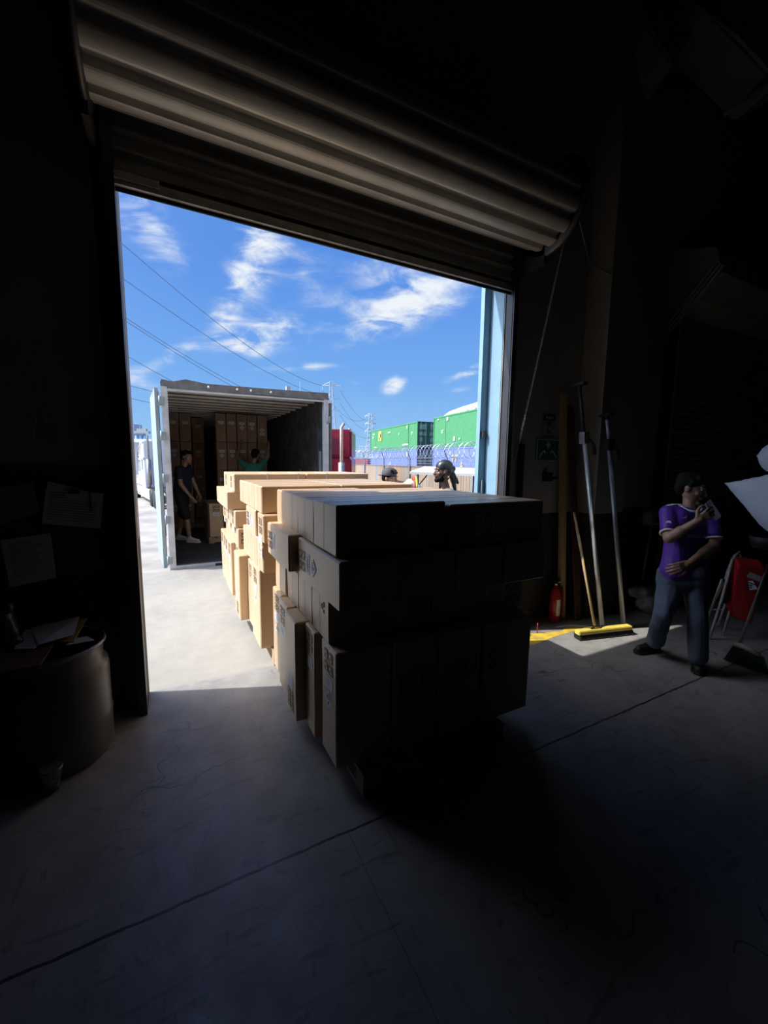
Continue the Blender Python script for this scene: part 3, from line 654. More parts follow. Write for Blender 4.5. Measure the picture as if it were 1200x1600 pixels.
# ------------------------------------------------------------------ people
def blob(name, prims, voxel, material, parent=None, smooth=4, origin=None, fac=.5, disp=0.):
    """one continuous surface grown from tapered limbs and ellipsoids"""
    b = MB()
    for p in prims:
        if p[0] == 'c':
            _, a, c, ra, rb = p; a, c = V(a), V(c); L = (c-a).length
            if L > 1e-5: b.tube([a, a.lerp(c, .5), c], [ra, (ra+rb)/2, rb], material, 14)
            b.ell(a, ra, material, seg=14, rng=10); b.ell(c, rb, material, seg=14, rng=10)
        elif p[0] == 'e':
            b.ell(p[1], p[2], material, R=p[3] if len(p) > 3 else None, seg=24, rng=16)
    ob = b.build(name+'_raw'); me0 = ob.data
    md = ob.modifiers.new('r', 'REMESH'); md.mode = 'VOXEL'; md.voxel_size = voxel; md.use_smooth_shade = True
    if smooth:
        sm = ob.modifiers.new('s', 'SMOOTH'); sm.iterations = smooth; sm.factor = fac
    dg = bpy.context.evaluated_depsgraph_get(); me = bpy.data.meshes.new_from_object(ob.evaluated_get(dg), depsgraph=dg)
    bpy.data.objects.remove(ob); bpy.data.meshes.remove(me0)
    org = V(origin) if origin is not None else V((0, 0, 0))
    if disp:
        s_ = V((3.1, 7.7, 1.3))
        nn = [v.normal.copy() for v in me.vertices]
        for v, n in zip(me.vertices, nn):
            q = v.co; w = noise.noise(V((q.x*9, q.y*9, q.z*5))+s_)+.5*noise.noise(V((q.x*22, q.y*22, q.z*9))+s_)
            v.co = q + n*w*disp
    me.transform(Matrix.Translation(-org)); me.name = name
    me.materials.clear(); me.materials.append(material)
    for p in me.polygons: p.use_smooth = True; p.material_index = 0
    o = bpy.data.objects.new(name, me); col.objects.link(o); o.location = org
    if parent is not None: o.parent = parent; o.location = org-world_loc(parent)
    return o

def frame(f, up=(0, 0, 1)):
    f = V(f).normalized(); up = V(up); r = f.cross(up).normalized(); u = r.cross(f)      # r = the figure's own right
    return f, r, u
def head_prims(c, f, up=(0, 0, 1), s=1.):
    """c = middle of the head, f = where the face points; eyes at half height"""
    f, r, u = frame(f, up); R = Matrix((r, f, u)).transposed(); P = lambda a, b_, k: V(c)+(r*a+f*b_+u*k)*s
    S = lambda *t: V(t)*s
    pr = [('e', P(0, -.012, .035), S(.074, .093, .082), R), ('e', P(0, .018, -.02), S(.063, .070, .080), R), ('e', P(0, .030, -.065), S(.045, .050, .045), R),
          ('e', P(0, .078, -.098), S(.020, .018, .016), R),                                       # chin
          ('c', P(0, .086, .015), P(0, .108, -.028), .0085*s, .0125*s), ('e', P(.011, .098, -.03), S(.009, .010, .008), R), ('e', P(-.011, .098, -.03), S(.009, .010, .008), R),
          ('e', P(.030, .078, .022), S(.026, .012, .009), R), ('e', P(-.030, .078, .022), S(.026, .012, .009), R),      # brow
          ('e', P(.040, .058, -.025), S(.022, .022, .018), R), ('e', P(-.040, .058, -.025), S(.022, .022, .018), R),   # cheeks
          ('e', P(0, .088, -.052), S(.026, .014, .008), R), ('e', P(0, .086, -.066), S(.022, .013, .008), R)]          # lips
    for q in (-1, 1):
        pr += [('e', P(q*.074, -.008, -.008), S(.009, .019, .031), R)]
    return pr, P, R
def hand_prims(w, d, n, thumb, s=1., curl=(.5, .6, .4), spread=.12):
    """w wrist, d direction of the palm, n palm normal (fingers curl towards it), thumb = +1/-1 side along d x n"""
    d = V(d).normalized(); n = (V(n)-d*V(n).dot(d)).normalized(); t = d.cross(n)*thumb; w = V(w); pr = []
    pr += [('c', w, w+d*.03*s, .024*s, .026*s)]
    for k in range(4):
        a = (.027-.018*k)*s; base = w+d*(.092-.004*abs(k-1))*s+t*a
        pr.append(('c', w+d*.02*s+t*a*.6, base, .0145*s, .0115*s))
        L = [(.040, .026, .020), (.044, .030, .022), (.041, .028, .021), (.032, .021, .018)][k]
        dd = (d+t*(spread*(1.2-k*.8))).normalized(); ang = 0; p = base; rr = [.0098, .0088, .0080, .0070] if k < 3 else [.0088, .0078, .0070, .0062]
        for j in range(3):
            ang += curl[j]; q = p+(dd*math.cos(ang)+n*math.sin(ang))*L[j]*s; pr.append(('c', p, q, rr[j]*s, rr[j+1]*s)); p = q
    tb = w+d*.028*s+t*.026*s; t1 = tb+(d*.6+t*.75+n*.25).normalized()*.042*s; t2 = t1+(d*.85+t*.25+n*.35).normalized()*.032*s; t3 = t2+(d*.9+n*.4).normalized()*.024*s
    pr += [('c', w+d*.012*s+t*.014*s, tb, .016*s, .0145*s), ('c', tb, t1, .0145*s, .0115*s), ('c', t1, t2, .0115*s, .0098*s), ('c', t2, t3, .0098*s, .0078*s)]
    return pr
def limb(a, b_, c, r): return [('c', a, b_, r[0], r[1]), ('c', b_, c, r[1]*.98, r[2])]

def eyes(P, R, parent, s=1., org=None):
    for q in (-1, 1):
        b = MB(); b.ell(P(q*.030, .0775, .006), V((.0125, .009, .0055))*s, M['eyewhite'], R=R, seg=12, rng=8); b.ell(P(q*.030, .0850, .006), V((.005, .0035, .0050))*s, M['inkblack'], R=R, seg=8, rng=6); b.build('eye', parent, origin=org)
        b = MB(); b.tube([P(q*.014, .091, .026), P(q*.030, .092, .032), P(q*.046, .080, .027)], [.003*s, .004*s, .002*s], M['hair'], 6); b.build('eyebrow', parent, origin=org)
    b = MB(); b.tube([P(-.022, .094, -.058), P(-.008, .1015, -.0575), P(.008, .1015, -.0575), P(.022, .094, -.058)], [.0015*s, .003*s, .003*s, .0015*s], M['lip'], 6); b.build('mouth', parent, origin=org)

def shoe(name, heel, toe, material, parent, sole=None, w=.042, h=.075):
    heel, toe = V(heel), V(toe); d = (toe-heel); d.z = 0; L = d.length; d.normalize(); s = d.cross(V((0, 0, 1))); z0 = min(heel.z, toe.z)
    g = lambda t, a, z: heel+d*t*L+s*a+V((0, 0, z))
    o = blob(name, [('c', g(.12, 0, .045), g(.35, 0, .05), w*.95, w), ('c', g(.35, 0, .046), g(.85, 0, .036), w, w*.82), ('c', g(.15, 0, .05), g(.22, 0, h+.02), w*.9, w*.85), ('c', g(.3, 0, .07), g(.75, 0, .04), w*.75, w*.7)], .008, material, parent, smooth=3, origin=heel)
    b = MB(); out = []
    for t, a in ((.0, .03), (.1, .042), (.5, .040), (.8, .052), (.97, .03), (1.02, 0)): out.append(g(t, a, 0))
    for t, a in ((.97, -.03), (.8, -.045), (.5, -.036), (.1, -.042), (.0, -.03)): out.append(g(t, a, 0))
    b.slab(out, (0, 0, .026), sole or material); b.build('sole', o, origin=heel)
    b = MB()
    for k in range(4): b.tube([g(.42+.09*k, .022, .086-.009*k), g(.44+.09*k, 0, .094-.010*k), g(.42+.09*k, -.022, .086-.009*k)], .003, sole or M['darksteel'], 5)
    b.build('laces', o, origin=heel)
    return o

def person(label, J, f_body, f_head, skin, shirt, pants, shoes, hair=None, voxel=.009, s=1., short_sleeve=.55, pants_len=1.0, hands=None, long_sleeve=False, headup=(0, 0, 1), group=None, shoes_sole=None):
    g = V(((J['anL'].x+J['anR'].x)/2, (J['anL'].y+J['anR'].y)/2, J['ground'])); root = thing('person', label, 'person', g, group)
    fb, rb, ub = frame(f_body); hc = J['head']
    hp, P, R = head_prims(hc, f_head, headup, s)
    ch = (J['shL']+J['shR'])/2; pv = (J['hipL']+J['hipR'])/2
    body = list(hp)+[('c', ch+V((0, 0, .0)), hc-V((0, 0, .06))*s, .045*s, .044*s)]
    body += [('c', ch+(J['shL']-ch)*.5-V((0, 0, .06)), pv+(J['hipL']-pv)*.5+V((0, 0, .05)), .066, .070), ('c', ch+(J['shR']-ch)*.5-V((0, 0, .06)), pv+(J['hipR']-pv)*.5+V((0, 0, .05)), .066, .070)]
    for q in 'LR':
        body += limb(J['sh'+q], J['el'+q], J['wr'+q], (.048*s, .040*s, .026*s)); body += [('c', J['el'+q].lerp(J['wr'+q], .15), J['el'+q].lerp(J['wr'+q], .45), .038*s, .040*s)]
        body += limb(J['hip'+q], J['kn'+q], J['an'+q], (.085*s, .052*s, .038*s)); body += [('c', J['kn'+q].lerp(J['an'+q], .2), J['kn'+q].lerp(J['an'+q], .45), .052*s, .050*s)]
        hd = (hands or {}).get(q)
        dflt = (J['wr'+q]-J['el'+q]).normalized()
        if hd is None: hd = (dflt, (rb if q == 'L' else -rb), 1 if q == 'L' else -1, (.35, .4, .3))
        body += hand_prims(J['wr'+q], hd[0], hd[1], hd[2], s, hd[3])
    bo = blob('body', body, voxel*.72 if voxel < .006 else voxel*.8, skin, root, smooth=2, origin=g)
    eyes(P, R, root, s, g)
    # shirt
    up = V((0, 0, 1)); sp = []
    for t, w, dp in ((0, .5, .080), (.22, .62, .098), (.5, .56, .092), (.8, .60, .096), (1.02, .72, .102)):
        c = ch.lerp(pv, t*.82)-(up*.03 if t == 0 else up*0); hw = (J['shL']-ch).length*(1-t)+((J['hipL']-pv).length+.040)*t
        sp.append(('c', c-rb*hw*w, c+rb*hw*w, dp, dp))
    for a, c in zip(list(sp), sp[1:]):
        for i in (1, 2): sp.append(('c', a[i], c[i], a[3], c[3]))
        sp.append(('c', (a[1]+a[2])/2, (c[1]+c[2])/2, a[3]*1.02, c[3]*1.02))
    for q in 'LR':
        e = J['sh'+q].lerp(J['el'+q], short_sleeve if not long_sleeve else .97); sp += [('c', ch.lerp(J['sh'+q], .55)-up*.01, J['sh'+q], .070*s, .066*s), ('c', J['sh'+q], e, .064*s, .060*s)]
        if long_sleeve: sp.append(('c', e, J['wr'+q], .056*s, .036*s))
    so_ = blob('shirt', sp, voxel, shirt, root, smooth=5, origin=g, disp=.006)
    # trousers or shorts
    pp = [('c', J['hipL']+up*.06, J['hipR']+up*.06, .105, .105), ('c', J['hipL'], J['hipR'], .108, .108)]
    for q in 'LR':
        a, k, n = J['hip'+q], J['kn'+q], J['an'+q]
        if pants_len >= 1: pp += [('c', a, k, .093, .070), ('c', k, n+up*.01, .072, .068)]
        else: pp += [('c', a, a.lerp(k, pants_len), .104, .092)]
    blob('trousers' if pants_len >= 1 else 'shorts', pp, voxel, pants, root, smooth=4, origin=g, disp=.009 if pants_len >= 1 else .005)
    for q in 'LR': shoe('shoe', J['heel'+q], J['toe'+q], shoes, root, shoes_sole)
    if hair:
        f_, r_, u_ = frame(f_head, headup)
        blob('hair', [('e', P(0, -.020, .050), V((.082, .096, .082))*s, R), ('e', P(0, -.055, .0), V((.070, .055, .07))*s, R), ('c', P(-.050, .040, .090), P(.050, .040, .090), .024*s, .024*s), ('c', P(-.045, .072, .075), P(.045, .072, .072), .012*s, .012*s), ('c', P(-.074, .01, .06), P(-.074, 0, .02), .016*s, .010*s), ('c', P(.074, .01, .06), P(.074, 0, .02), .016*s, .010*s)], .006, M['hair'], root, smooth=2, origin=g, disp=.004)
    return root, P, R, g, (fb, rb, ub), so_

TOC = -Fw.copy(); TOC.z = 0; TOC.normalize()             # horizontally towards the camera side
SR = Rt0.copy()                                          # along the picture's horizontal

# the man with the phone, right of the doorway
def phone_man():
    J = dict(ground=0.)
    J['head'] = at(1079, 763, 3.25); J['shR'] = at(1044, 801, 3.28); J['shL'] = at(1108, 803, 3.24)
    J['elR'] = at(1045, 841, 3.16); J['wrR'] = at(1088, 815, 3.02)
    J['elL'] = at(1116, 851, 3.17); J['wrL'] = at(1078, 880, 3.06)
    J['hipR'] = at(1049, 908, 3.32); J['hipL'] = at(1084, 908, 3.28)
    J['knR'] = at(1036, 960, 3.26); J['anR'] = at(1024, 1003, 3.47)
    J['knL'] = at(1090, 962, 3.22); J['anL'] = at(1090, 1027, 3.21)
    J['heelR'] = fl(1028, 1016); J['toeR'] = fl(990, 1022); J['heelL'] = fl(1090, 1036); J['toeL'] = fl(1092, 1056)
    for k in ('toeR', 'toeL'):
        h_ = J['heel'+k[-1]]; d = J[k]-h_; J[k] = h_+d.normalized()*.255
    hs = {'R': ((J['wrR']-J['elR']).normalized()*.8+Up*.16+SR*.25, -TOC*.9+SR*.2, 1, (.55, .6, .35)), 'L': ((J['wrL']-J['elL']).normalized()*.4-SR*.85-V((0, 0, .25)), -TOC-V((0, 0, .3)), 1, (.45, .5, .3))}
    fb = TOC+SR*.12
    root, P, R, g, (f, r, u), so_ = person('young man in a purple football jersey and jeans looking down at a phone', J, fb, TOC*.72+SR*.72-V((0, 0, .22)), M['skin'], M['purple'], M['jeans'], M['shoedark'], hair=True, voxel=.0062, hands=hs, s=1.0, short_sleeve=.60, headup=(SR*.06+V((0, 0, 1))), shoes_sole=M['black'])
    # trims of the jersey
    ch = (J['shL']+J['shR'])/2
    b = MB(); pts = []
    for k in range(25):
        a = 2*math.pi*k/24; pts.append(ch+SR*.074*math.cos(a)+TOC*(.064*math.sin(a)+.012)+V((0, 0, .058-.036*max(0, math.sin(a)))))
    b.tube(pts, .0085, M['white'], 8); lab(b.build('collar', so_, origin=g), 'white round collar')
    for q in 'LR':
        d = (J['el'+q]-J['sh'+q]).normalized(); e = J['sh'+q].lerp(J['el'+q], .60)+d*.050; u1 = d.cross(TOC).normalized(); u2 = d.cross(u1)
        b = MB(); b.tube([e+(u1*math.cos(t)+u2*math.sin(t))*.056 for t in [2*math.pi*k/20 for k in range(21)]], .0075, M['white'], 6); lab(b.build('cuff', so_, origin=g), 'white sleeve cuff')
        b = MB(); s0 = ch.lerp(J['sh'+q], .45)+V((0, 0, .070))+TOC*.012; s1 = J['sh'+q]+V((0, 0, .058))+(J['sh'+q]-ch).normalized()*.02+TOC*.014
        for k in range(3): b.tube([s0+TOC*.016*(k-1.2), s0.lerp(s1, .5)+TOC*.016*(k-1.2)+V((0, 0, .006)), s1+TOC*.016*(k-1.2)], .0035, M['white'], 5)
        lab(b.build('shoulder_stripes', so_, origin=g), 'three white shoulder stripes')
    def onfront(x, z, off): return ch+SR*x+V((0, 0, z))+TOC*off
    # chest lettering, badge, sleeve patch laid on the cloth
    b = MB(); b.text('Fly', .030, onfront(-.055, -.088, .108), SR, V((0, 0, 1)), M['white']); b.text('Emirates', .052, onfront(.0, -.165, .112), SR, V((0, 0, 1)), M['white'])
    def wrap(b_, base):
        pass
    lab(b.build('chest_lettering', so_, origin=g), 'white sponsor lettering across the chest')
    b = MB(); c0 = onfront(-.105, -.03, .100)
    for k, hgt in enumerate((.012, .02, .028)):
        x = -.014+k*.012; b.poly([c0+SR*x, c0+SR*(x+.009), c0+SR*(x+.009+.003)+V((0, 0, hgt*.8)), c0+SR*(x+.004)+V((0, 0, hgt))], M['white'])
    lab(b.build('chest_badge', so_, origin=g), 'small white three-bar emblem')
    b = MB(); ow = (-SR*.55+TOC*.83).normalized(); c0 = J['shR'].lerp(J['elR'], .40)+ow*.071; ux = ow.cross(V((0, 0, 1))).normalized(); uy = V((0, 0, 1))
    b.poly([c0-ux*.018-uy*.024, c0+ux*.018-uy*.024, c0+ux*.018+uy*.012, c0+ux*.009+uy*.024, c0-ux*.009+uy*.024, c0-ux*.018+uy*.012], M['white'])
    n = ux.cross(uy)
    if n.dot(TOC) < 0: n = -n
    b.lathe([(.006, .001), (.012, .001)], c0+n*.001, M['bldblue'], 16, axis=n); b.box((-.012, -.0003, -.003), (.012, .0003, .003), M['bldblue'], R=Matrix((ux, n, uy)).transposed(), o=c0-uy*.016+n*.001)
    lab(b.build('sleeve_patch', so_, origin=g), 'white round-topped sleeve patch')
    # phone
    c = at(1114, 797, 2.985); ax = (SR*.35+V((0, 0, -.55))+TOC*.1).normalized(); ux = (SR*.9+V((0, 0, .5))-TOC*.4); ux = (ux-ax*ux.dot(ax)).normalized(); nn = ax.cross(ux)
    if nn.dot(TOC) < 0: nn = -nn
    Rm = Matrix((ux, ax, nn)).transposed(); b = MB(); b.box((-.036, -.072, -.004), (.036, .072, .004), M['silver'], R=Rm); bmesh.ops.bevel(b.bm, geom=list(b.bm.edges), offset=.003, segments=2, affect='EDGES')
    ph = b.build('smartphone'); ph.location = c; tag(ph, 'silver smartphone held up in the hand of the man in purple', 'phone')
    b = MB(); b.box((-.032, -.068, .004), (-.002, -.036, .006), M['silver'], R=Rm)
    for (x, y) in ((-.025, -.060), (-.010, -.060), (-.025, -.045)): b.lathe([(0, .0062), (.006, .0062), (.006, .004)], Rm @ V((x, y, 0)), M['inkblack'], 12, axis=nn)
    b.build('camera_bump', ph)
phone_man()

def stand(u, v_head, D, headz, ground, face, height_px=None): pass

def trailer_men():
    # man in navy shirt and black shorts, white shoes
    c = fl(293, 846, FZ)
    e = lambda x, y, z: V((c.x+SR.x*x-TOC.x*y, c.y+SR.y*x-TOC.y*y, FZ+z))    # x right in the picture, y away from the camera
    J = dict(ground=FZ, head=e(.03, .06, 1.60), shL=e(-.03, .24, 1.39), shR=e(-.05, -.12, 1.37), elL=e(.02, .30, 1.12), wrL=e(.12, .28, .90), elR=e(.01, -.18, 1.10), wrR=e(.16, -.15, .88),
             hipL=e(-.08, .14, .88), hipR=e(-.08, -.04, .88), knL=e(-.16, .16, .48), anL=e(-.25, .18, .09), knR=e(.03, -.06, .47), anR=e(.07, -.06, .09), heelL=e(-.30, .18, 0), toeL=e(-.06, .14, 0), heelR=e(.02, -.06, 0), toeR=e(.29, -.10, 0))
    person('man in navy T-shirt, black shorts and white shoes standing at the left inside the trailer', J, SR+TOC*.25, SR+TOC*.35-V((0, 0, .1)), M['skin2'], M['navy'], M['blackcloth'], M['shoewhite'], hair=True, voxel=.011, pants_len=.92, shoes_sole=M['white'])
    # man in teal shirt reaching up to the cartons
    c = V((1.50, 9.02, FZ)); e = lambda x, y, z: V((c.x+SR.x*x-TOC.x*y, c.y+SR.y*x-TOC.y*y, FZ+z))
    J = dict(ground=FZ, head=e(.10, .05, 1.66), shL=e(-.13, .02, 1.45), shR=e(.22, .02, 1.43), elL=e(-.30, .10, 1.62), wrL=e(-.30, .25, 1.86), elR=e(.34, .12, 1.62), wrR=e(.33, .24, 1.86),
             hipL=e(-.07, 0, .90), hipR=e(.12, 0, .90), knL=e(-.10, .02, .48), anL=e(-.12, 0, .09), knR=e(.16, .02, .48), anR=e(.18, 0, .09), heelL=e(-.12, -.08, 0), toeL=e(-.12, .18, 0), heelR=e(.18, -.08, 0), toeR=e(.18, .18, 0))
    person('man in a teal T-shirt seen from behind, arms raised to the cartons in the trailer', J, -TOC, -TOC+SR*.1, M['skin'], M['teal'], M['blackcloth'], M['shoedark'], hair=True, voxel=.011)
trailer_men()

def dock_men():
    # man with durag, seen in profile facing left
    hc = at(692, 736, 4.62); c = V((hc.x, hc.y, 0)); e = lambda x, y, z: V((c.x+SR.x*x-TOC.x*y, c.y+SR.y*x-TOC.y*y, z)); hz = hc.z
    J = dict(ground=0., head=hc, shL=e(.05, -.20, hz-.245), shR=e(.06, .20, hz-.245), elL=e(.07, -.24, hz-.52), wrL=e(-.05, -.24, hz-.74), elR=e(.07, .24, hz-.52), wrR=e(-.05, .24, hz-.74),
             hipL=e(.07, -.09, .86), hipR=e(.07, .09, .86), knL=e(.03, -.10, .46), anL=e(.06, -.11, .09), knR=e(.09, .10, .46), anR=e(.14, .11, .09), heelL=e(.11, -.11, 0), toeL=e(-.14, -.11, 0), heelR=e(.19, .11, 0), toeR=e(-.06, .11, 0))
    root, P, R, g, fr_, so_ = person('bearded man in grey T-shirt and shiny black durag outside, facing left', J, -SR+TOC*.1, -SR+TOC*.25-V((0, 0, .05)), M['skin3'], M['greycloth'], M['blackcloth'], M['shoedark'], voxel=.010)
    blob('durag', [('e', P(0, -.018, .048), V((.084, .100, .080)), R), ('e', P(0, -.06, .0), V((.070, .050, .06)), R), ('e', P(0, -.125, .02), V((.035, .030, .034)), R), ('c', P(.02, -.10, .0), P(.05, -.15, -.12), .028, .030), ('c', P(.05, -.15, -.12), P(.04, -.17, -.25), .030, .020), ('c', P(-.02, -.10, .0), P(-.02, -.17, -.14), .024, .018)], .006, M['satin'], root, smooth=2, origin=g, disp=.007)
    blob('beard', [('e', P(0, .035, -.085), V((.058, .060, .040)), R), ('e', P(0, .075, -.098), V((.034, .030, .030)), R), ('c', P(-.062, .01, -.03), P(-.045, .05, -.08), .012, .020), ('c', P(.062, .01, -.03), P(.045, .05, -.08), .012, .020)], .006, M['hair'], root, smooth=2, origin=g, disp=.004)
    # man with a cap, bent forward, in white shirt with striped shoulders
    hc = at(609, 747, 5.25); c = V((hc.x, hc.y, 0)); e = lambda x, y, z: V((c.x+SR.x*x-TOC.x*y, c.y+SR.y*x-TOC.y*y, z)); hz = hc.z
    J = dict(ground=0., head=hc, shL=e(.27, .19, hz-.08), shR=e(.23, -.19, hz-.10), elL=e(.16, .26, hz-.34), wrL=e(-.02, .24, hz-.50), elR=e(.12, -.26, hz-.36), wrR=e(-.08, -.22, hz-.52),
             hipL=e(.55, .09, .84), hipR=e(.55, -.09, .84), knL=e(.42, .10, .46), anL=e(.50, .11, .09), knR=e(.46, -.10, .46), anR=e(.58, -.11, .09), heelL=e(.55, .11, 0), toeL=e(.3, .11, 0), heelR=e(.63, -.11, 0), toeR=e(.38, -.11, 0))
    root, P, R, g, fr_, so_ = person('man in a dark cap bending forward outside, white shirt with red and lime bands', J, SR+TOC*.45, SR*.9+TOC*.5-V((0, 0, .1)), M['skin'], M['white'], M['jeans'], M['shoedark'], hair=True, voxel=.010)
    b = MB(); b.lathe([(.096, 0), (.098, .02), (.092, .055), (.070, .085), (.035, .100), (0, .104)], P(0, -.012, .035), M['charcoal'], 24, axis=R @ V((0, 0, 1)))
    br = [P(x, -.09-.075*math.sqrt(max(0, 1-(x/.075)**2)), .028-.01) for x in [-.075+.015*k for k in range(11)]]
    b.slab([P(-.075, -.05, .04)]+br+[P(.075, -.05, .04)], R @ V((0, 0, .007)), M['charcoal']); lab(b.build('cap', root, origin=g), 'dark grey cap worn backwards')
    ch = (J['shL']+J['shR'])/2
    for k, (mm, dx_) in enumerate((('redstripe', .0), ('limestripe', .026))):
        b = MB(); pts = [ch+SR*(.055+dx_)+V((0, 0, .125*math.sin(a)-.02))-TOC*(.25*math.cos(a)) for a in [math.pi*j/14 for j in range(15)]]
        b.tube(pts, .013, M[mm], 8); lab(b.build('shoulder_band', so_, origin=g), ('red', 'lime')[k]+' band over the shoulders')
M['satin'] = mat('black_satin', (.03, .03, .032), .28, var=.1, spec=.9)
dock_men()

# ------------------------------------------------------------------ props inside, right of the doorway
def rot_to(d, up=(0, 0, 1)):
    d = V(d).normalized(); s = d.cross(V(up)).normalized(); return Matrix((s, d, s.cross(d))).transposed()
def props_right():
    # leaning boards
    a = fl(879, 966); a.y = 2.80; t = ony(883, 615, 2.925)
    b = MB(); d = t-a; s = V((1, 0, 0)); n = d.normalized().cross(s).normalized(); w = .038
    b.slab([a-s*w, a+s*w, a+s*w+d, a-s*w+d], n*.04, M['wood']); o = b.build('lumber_board', bevel=.003, origin=a); tag(o, 'tall pale pine board leaning upright on the front wall by the extinguishers', 'board')
    a = V((3.72, 2.70, 0)); t = V((3.66, 2.925, 2.2)); d = t-a
    b = MB(); b.slab([a-s*.045, a+s*.045, a+s*.045+d, a-s*.045+d], n*.02, M['darkwood']); o = b.build('lumber_board', bevel=.002, origin=a); tag(o, 'dark narrow board in the shadow just right of the pale pine board', 'board')
    # cargo load bars
    def loadbar(foot, top, kn, label, first, sil, topm):
        r = thing('load_bar', label, 'load bar', foot); foot, top = V(foot), V(top); d = (top-foot).normalized()
        b = MB(); b.box((-.055, -.04, 0), (.055, .04, .02), M['black'], R=None, o=foot); b.build('foot_pad', r, origin=foot)
        m_ = foot.lerp(top, kn)
        b = MB(); b.tube([foot+V((0, 0, .02)), m_], .021, sil, 14); b.build('outer_tube', r, origin=foot)
        b = MB(); b.tube([m_, top], .016, topm, 12); b.build('inner_tube', r, origin=foot)
        b = MB(); b.box((-.065, -.03, -.012), (.065, .03, .012), M['black'], R=rot_to(V((1, 0, 0)), d), o=top); b.tube([top-d*.05, top], .02, M['black'], 8); b.build('top_pad', r, origin=foot)
        b = MB(); R_ = rot_to(V((0, 1, 0)), d); b.box((-.035, -.03, -.05), (.035, .03, .06), M['steel'] if first else M['black'], R=R_, o=m_); b.tube([m_+V((.03, -.03, .0)), m_+V((.07, -.05, -.06)), m_+V((.10, -.05, -.15))], [.012, .014, .016], M['black'], 8); b.build('ratchet', r, origin=foot)
    loadbar(tuple(fl(941, 984)), tuple(ony(905, 601, 2.66)), .79, 'thick load bar leaning on the column, dark above its chrome ratchet, foot in the sun', True, M['barsilver'], M['darksteel'])
    loadbar(tuple(fl(974, 981)), tuple(ony(948, 648, 2.63)), .86, 'bright thin silver load bar right of the column, standing free of the other', False, M['barsilver'], M['barsilver'])
    # push broom
    fa, fb_ = fl(905, 1000), fl(984, 991); c = (fa+fb_)/2; u = (fb_-fa).normalized(); v = V((-u.y, u.x, 0)); c = c+v*.02
    r = thing('push_broom', 'push broom with long yellow block and black bristles lying in the sun patch', 'broom', c)
    Rm = Matrix((u, v, V((0, 0, 1)))).transposed()
    b = MB(); b.box((-.30, -.035, .045), (.30, .035, .085), M['broomyellow'], R=Rm, o=c); b.build('head_block', r, bevel=.006, origin=c)
    b = MB()
    for k in range(30):
        x = -.29+.02*k; b.slab([c+Rm @ V((x, -.032, .046)), c+Rm @ V((x+.016, -.032, .046)), c+Rm @ V((x+.016+.004, -.045-.006*rnd.random(), .0)), c+Rm @ V((x-.004, -.045-.006*rnd.random(), .0))], Rm @ V((0, .085, 0)), M['bristle'])
    b.build('bristles', r, origin=c)
    hp = c+u*-.10+V((0, 0, .085)); top = ony(897, 800, 2.70)
    b = MB(); b.tube([hp, hp.lerp(top, 1)], .0125, M['wood'], 10); b.build('handle', r, origin=c)
    b = MB(); b.tube([hp-u*.05, hp+V((0, 0, .02)), hp+u*.07], .008, M['chrome'], 6); b.tube([hp+u*.13+v*.04, hp+V((0, 0, .03)), hp-u*.12+v*.05], .005, M['chrome'], 6); b.build('metal_brace', r, origin=c)
    # loose strap and stick on the floor by the broom
    p = [fl(*q, .006) for q in ((869, 980), (890, 977), (912, 978), (930, 980), (948, 981))]
    b = MB(); b.tube(p, .006, M['white'], 6); tag(b.build('thin_rod', origin=p[0]), 'thin white rod lying on the floor behind the yellow broom head', 'rod')
    # fire extinguishers
    for k, (x, lb) in enumerate(((3.455, 'red fire extinguisher with white label on the floor by the pine board'), (3.56, 'second red extinguisher, half hidden behind the labelled one'))):
        y = 2.80+.05*k; r = thing('fire_extinguisher', lb, 'fire extinguisher', (x, y, 0), None)
        b = MB(); b.lathe([(0, 0), (.05, .0), (.055, .01), (.055, .30), (.045, .34), (.022, .365), (.018, .38), (0, .38)], (x, y, 0), M['red'], 20); b.build('cylinder_body', r, origin=(x, y, 0))
        b = MB(); b.lathe([(.0, .38), (.02, .38), (.02, .41), (0, .41)], (x, y, 0), M['chrome'], 10); b.tube([(x-.05, y-.01, .435), (x, y, .42), (x+.045, y, .44)], .008, M['darksteel'], 6); b.tube([(x-.05, y-.01, .405), (x, y, .40)], .006, M['darksteel'], 6); b.build('valve_handle', r, origin=(x, y, 0))
        b = MB(); b.tube([(x+.02, y, .40), (x+.07, y-.02, .36), (x+.065, y-.02, .18), (x+.06, y-.02, .10)], .008, M['black'], 6); b.build('hose', r, origin=(x, y, 0))
        if k == 0: b = MB(); b.lathe([(.0556, .07), (.0556, .24)], (x, y, 0), M['label'], 10, a0=math.radians(150), a1=math.radians(250)); b.build('paper_label', r, origin=(x, y, 0))
    # small red rod at the edge of the box stack
    p = fl(837, 990); p.x += .02
    b = MB(); b.tube([p, p+V((0, 0, .10))], .005, M['maroon'], 8); tag(b.build('marker_stake', origin=p), 'thin dark red stake standing on the yellow floor line beside the near stack', 'stake')
    # wall signs
    def sign(name, x0, x1, z0, z1, m_, label, draw):
        b = MB(); b.box((x0, 2.938, z0), (x1, 2.948, z1), m_); draw(b, (x0+x1)/2, (z0+z1)/2); tag(b.build(name, origin=((x0+x1)/2, 2.944, (z0+z1)/2)), label, 'sign')
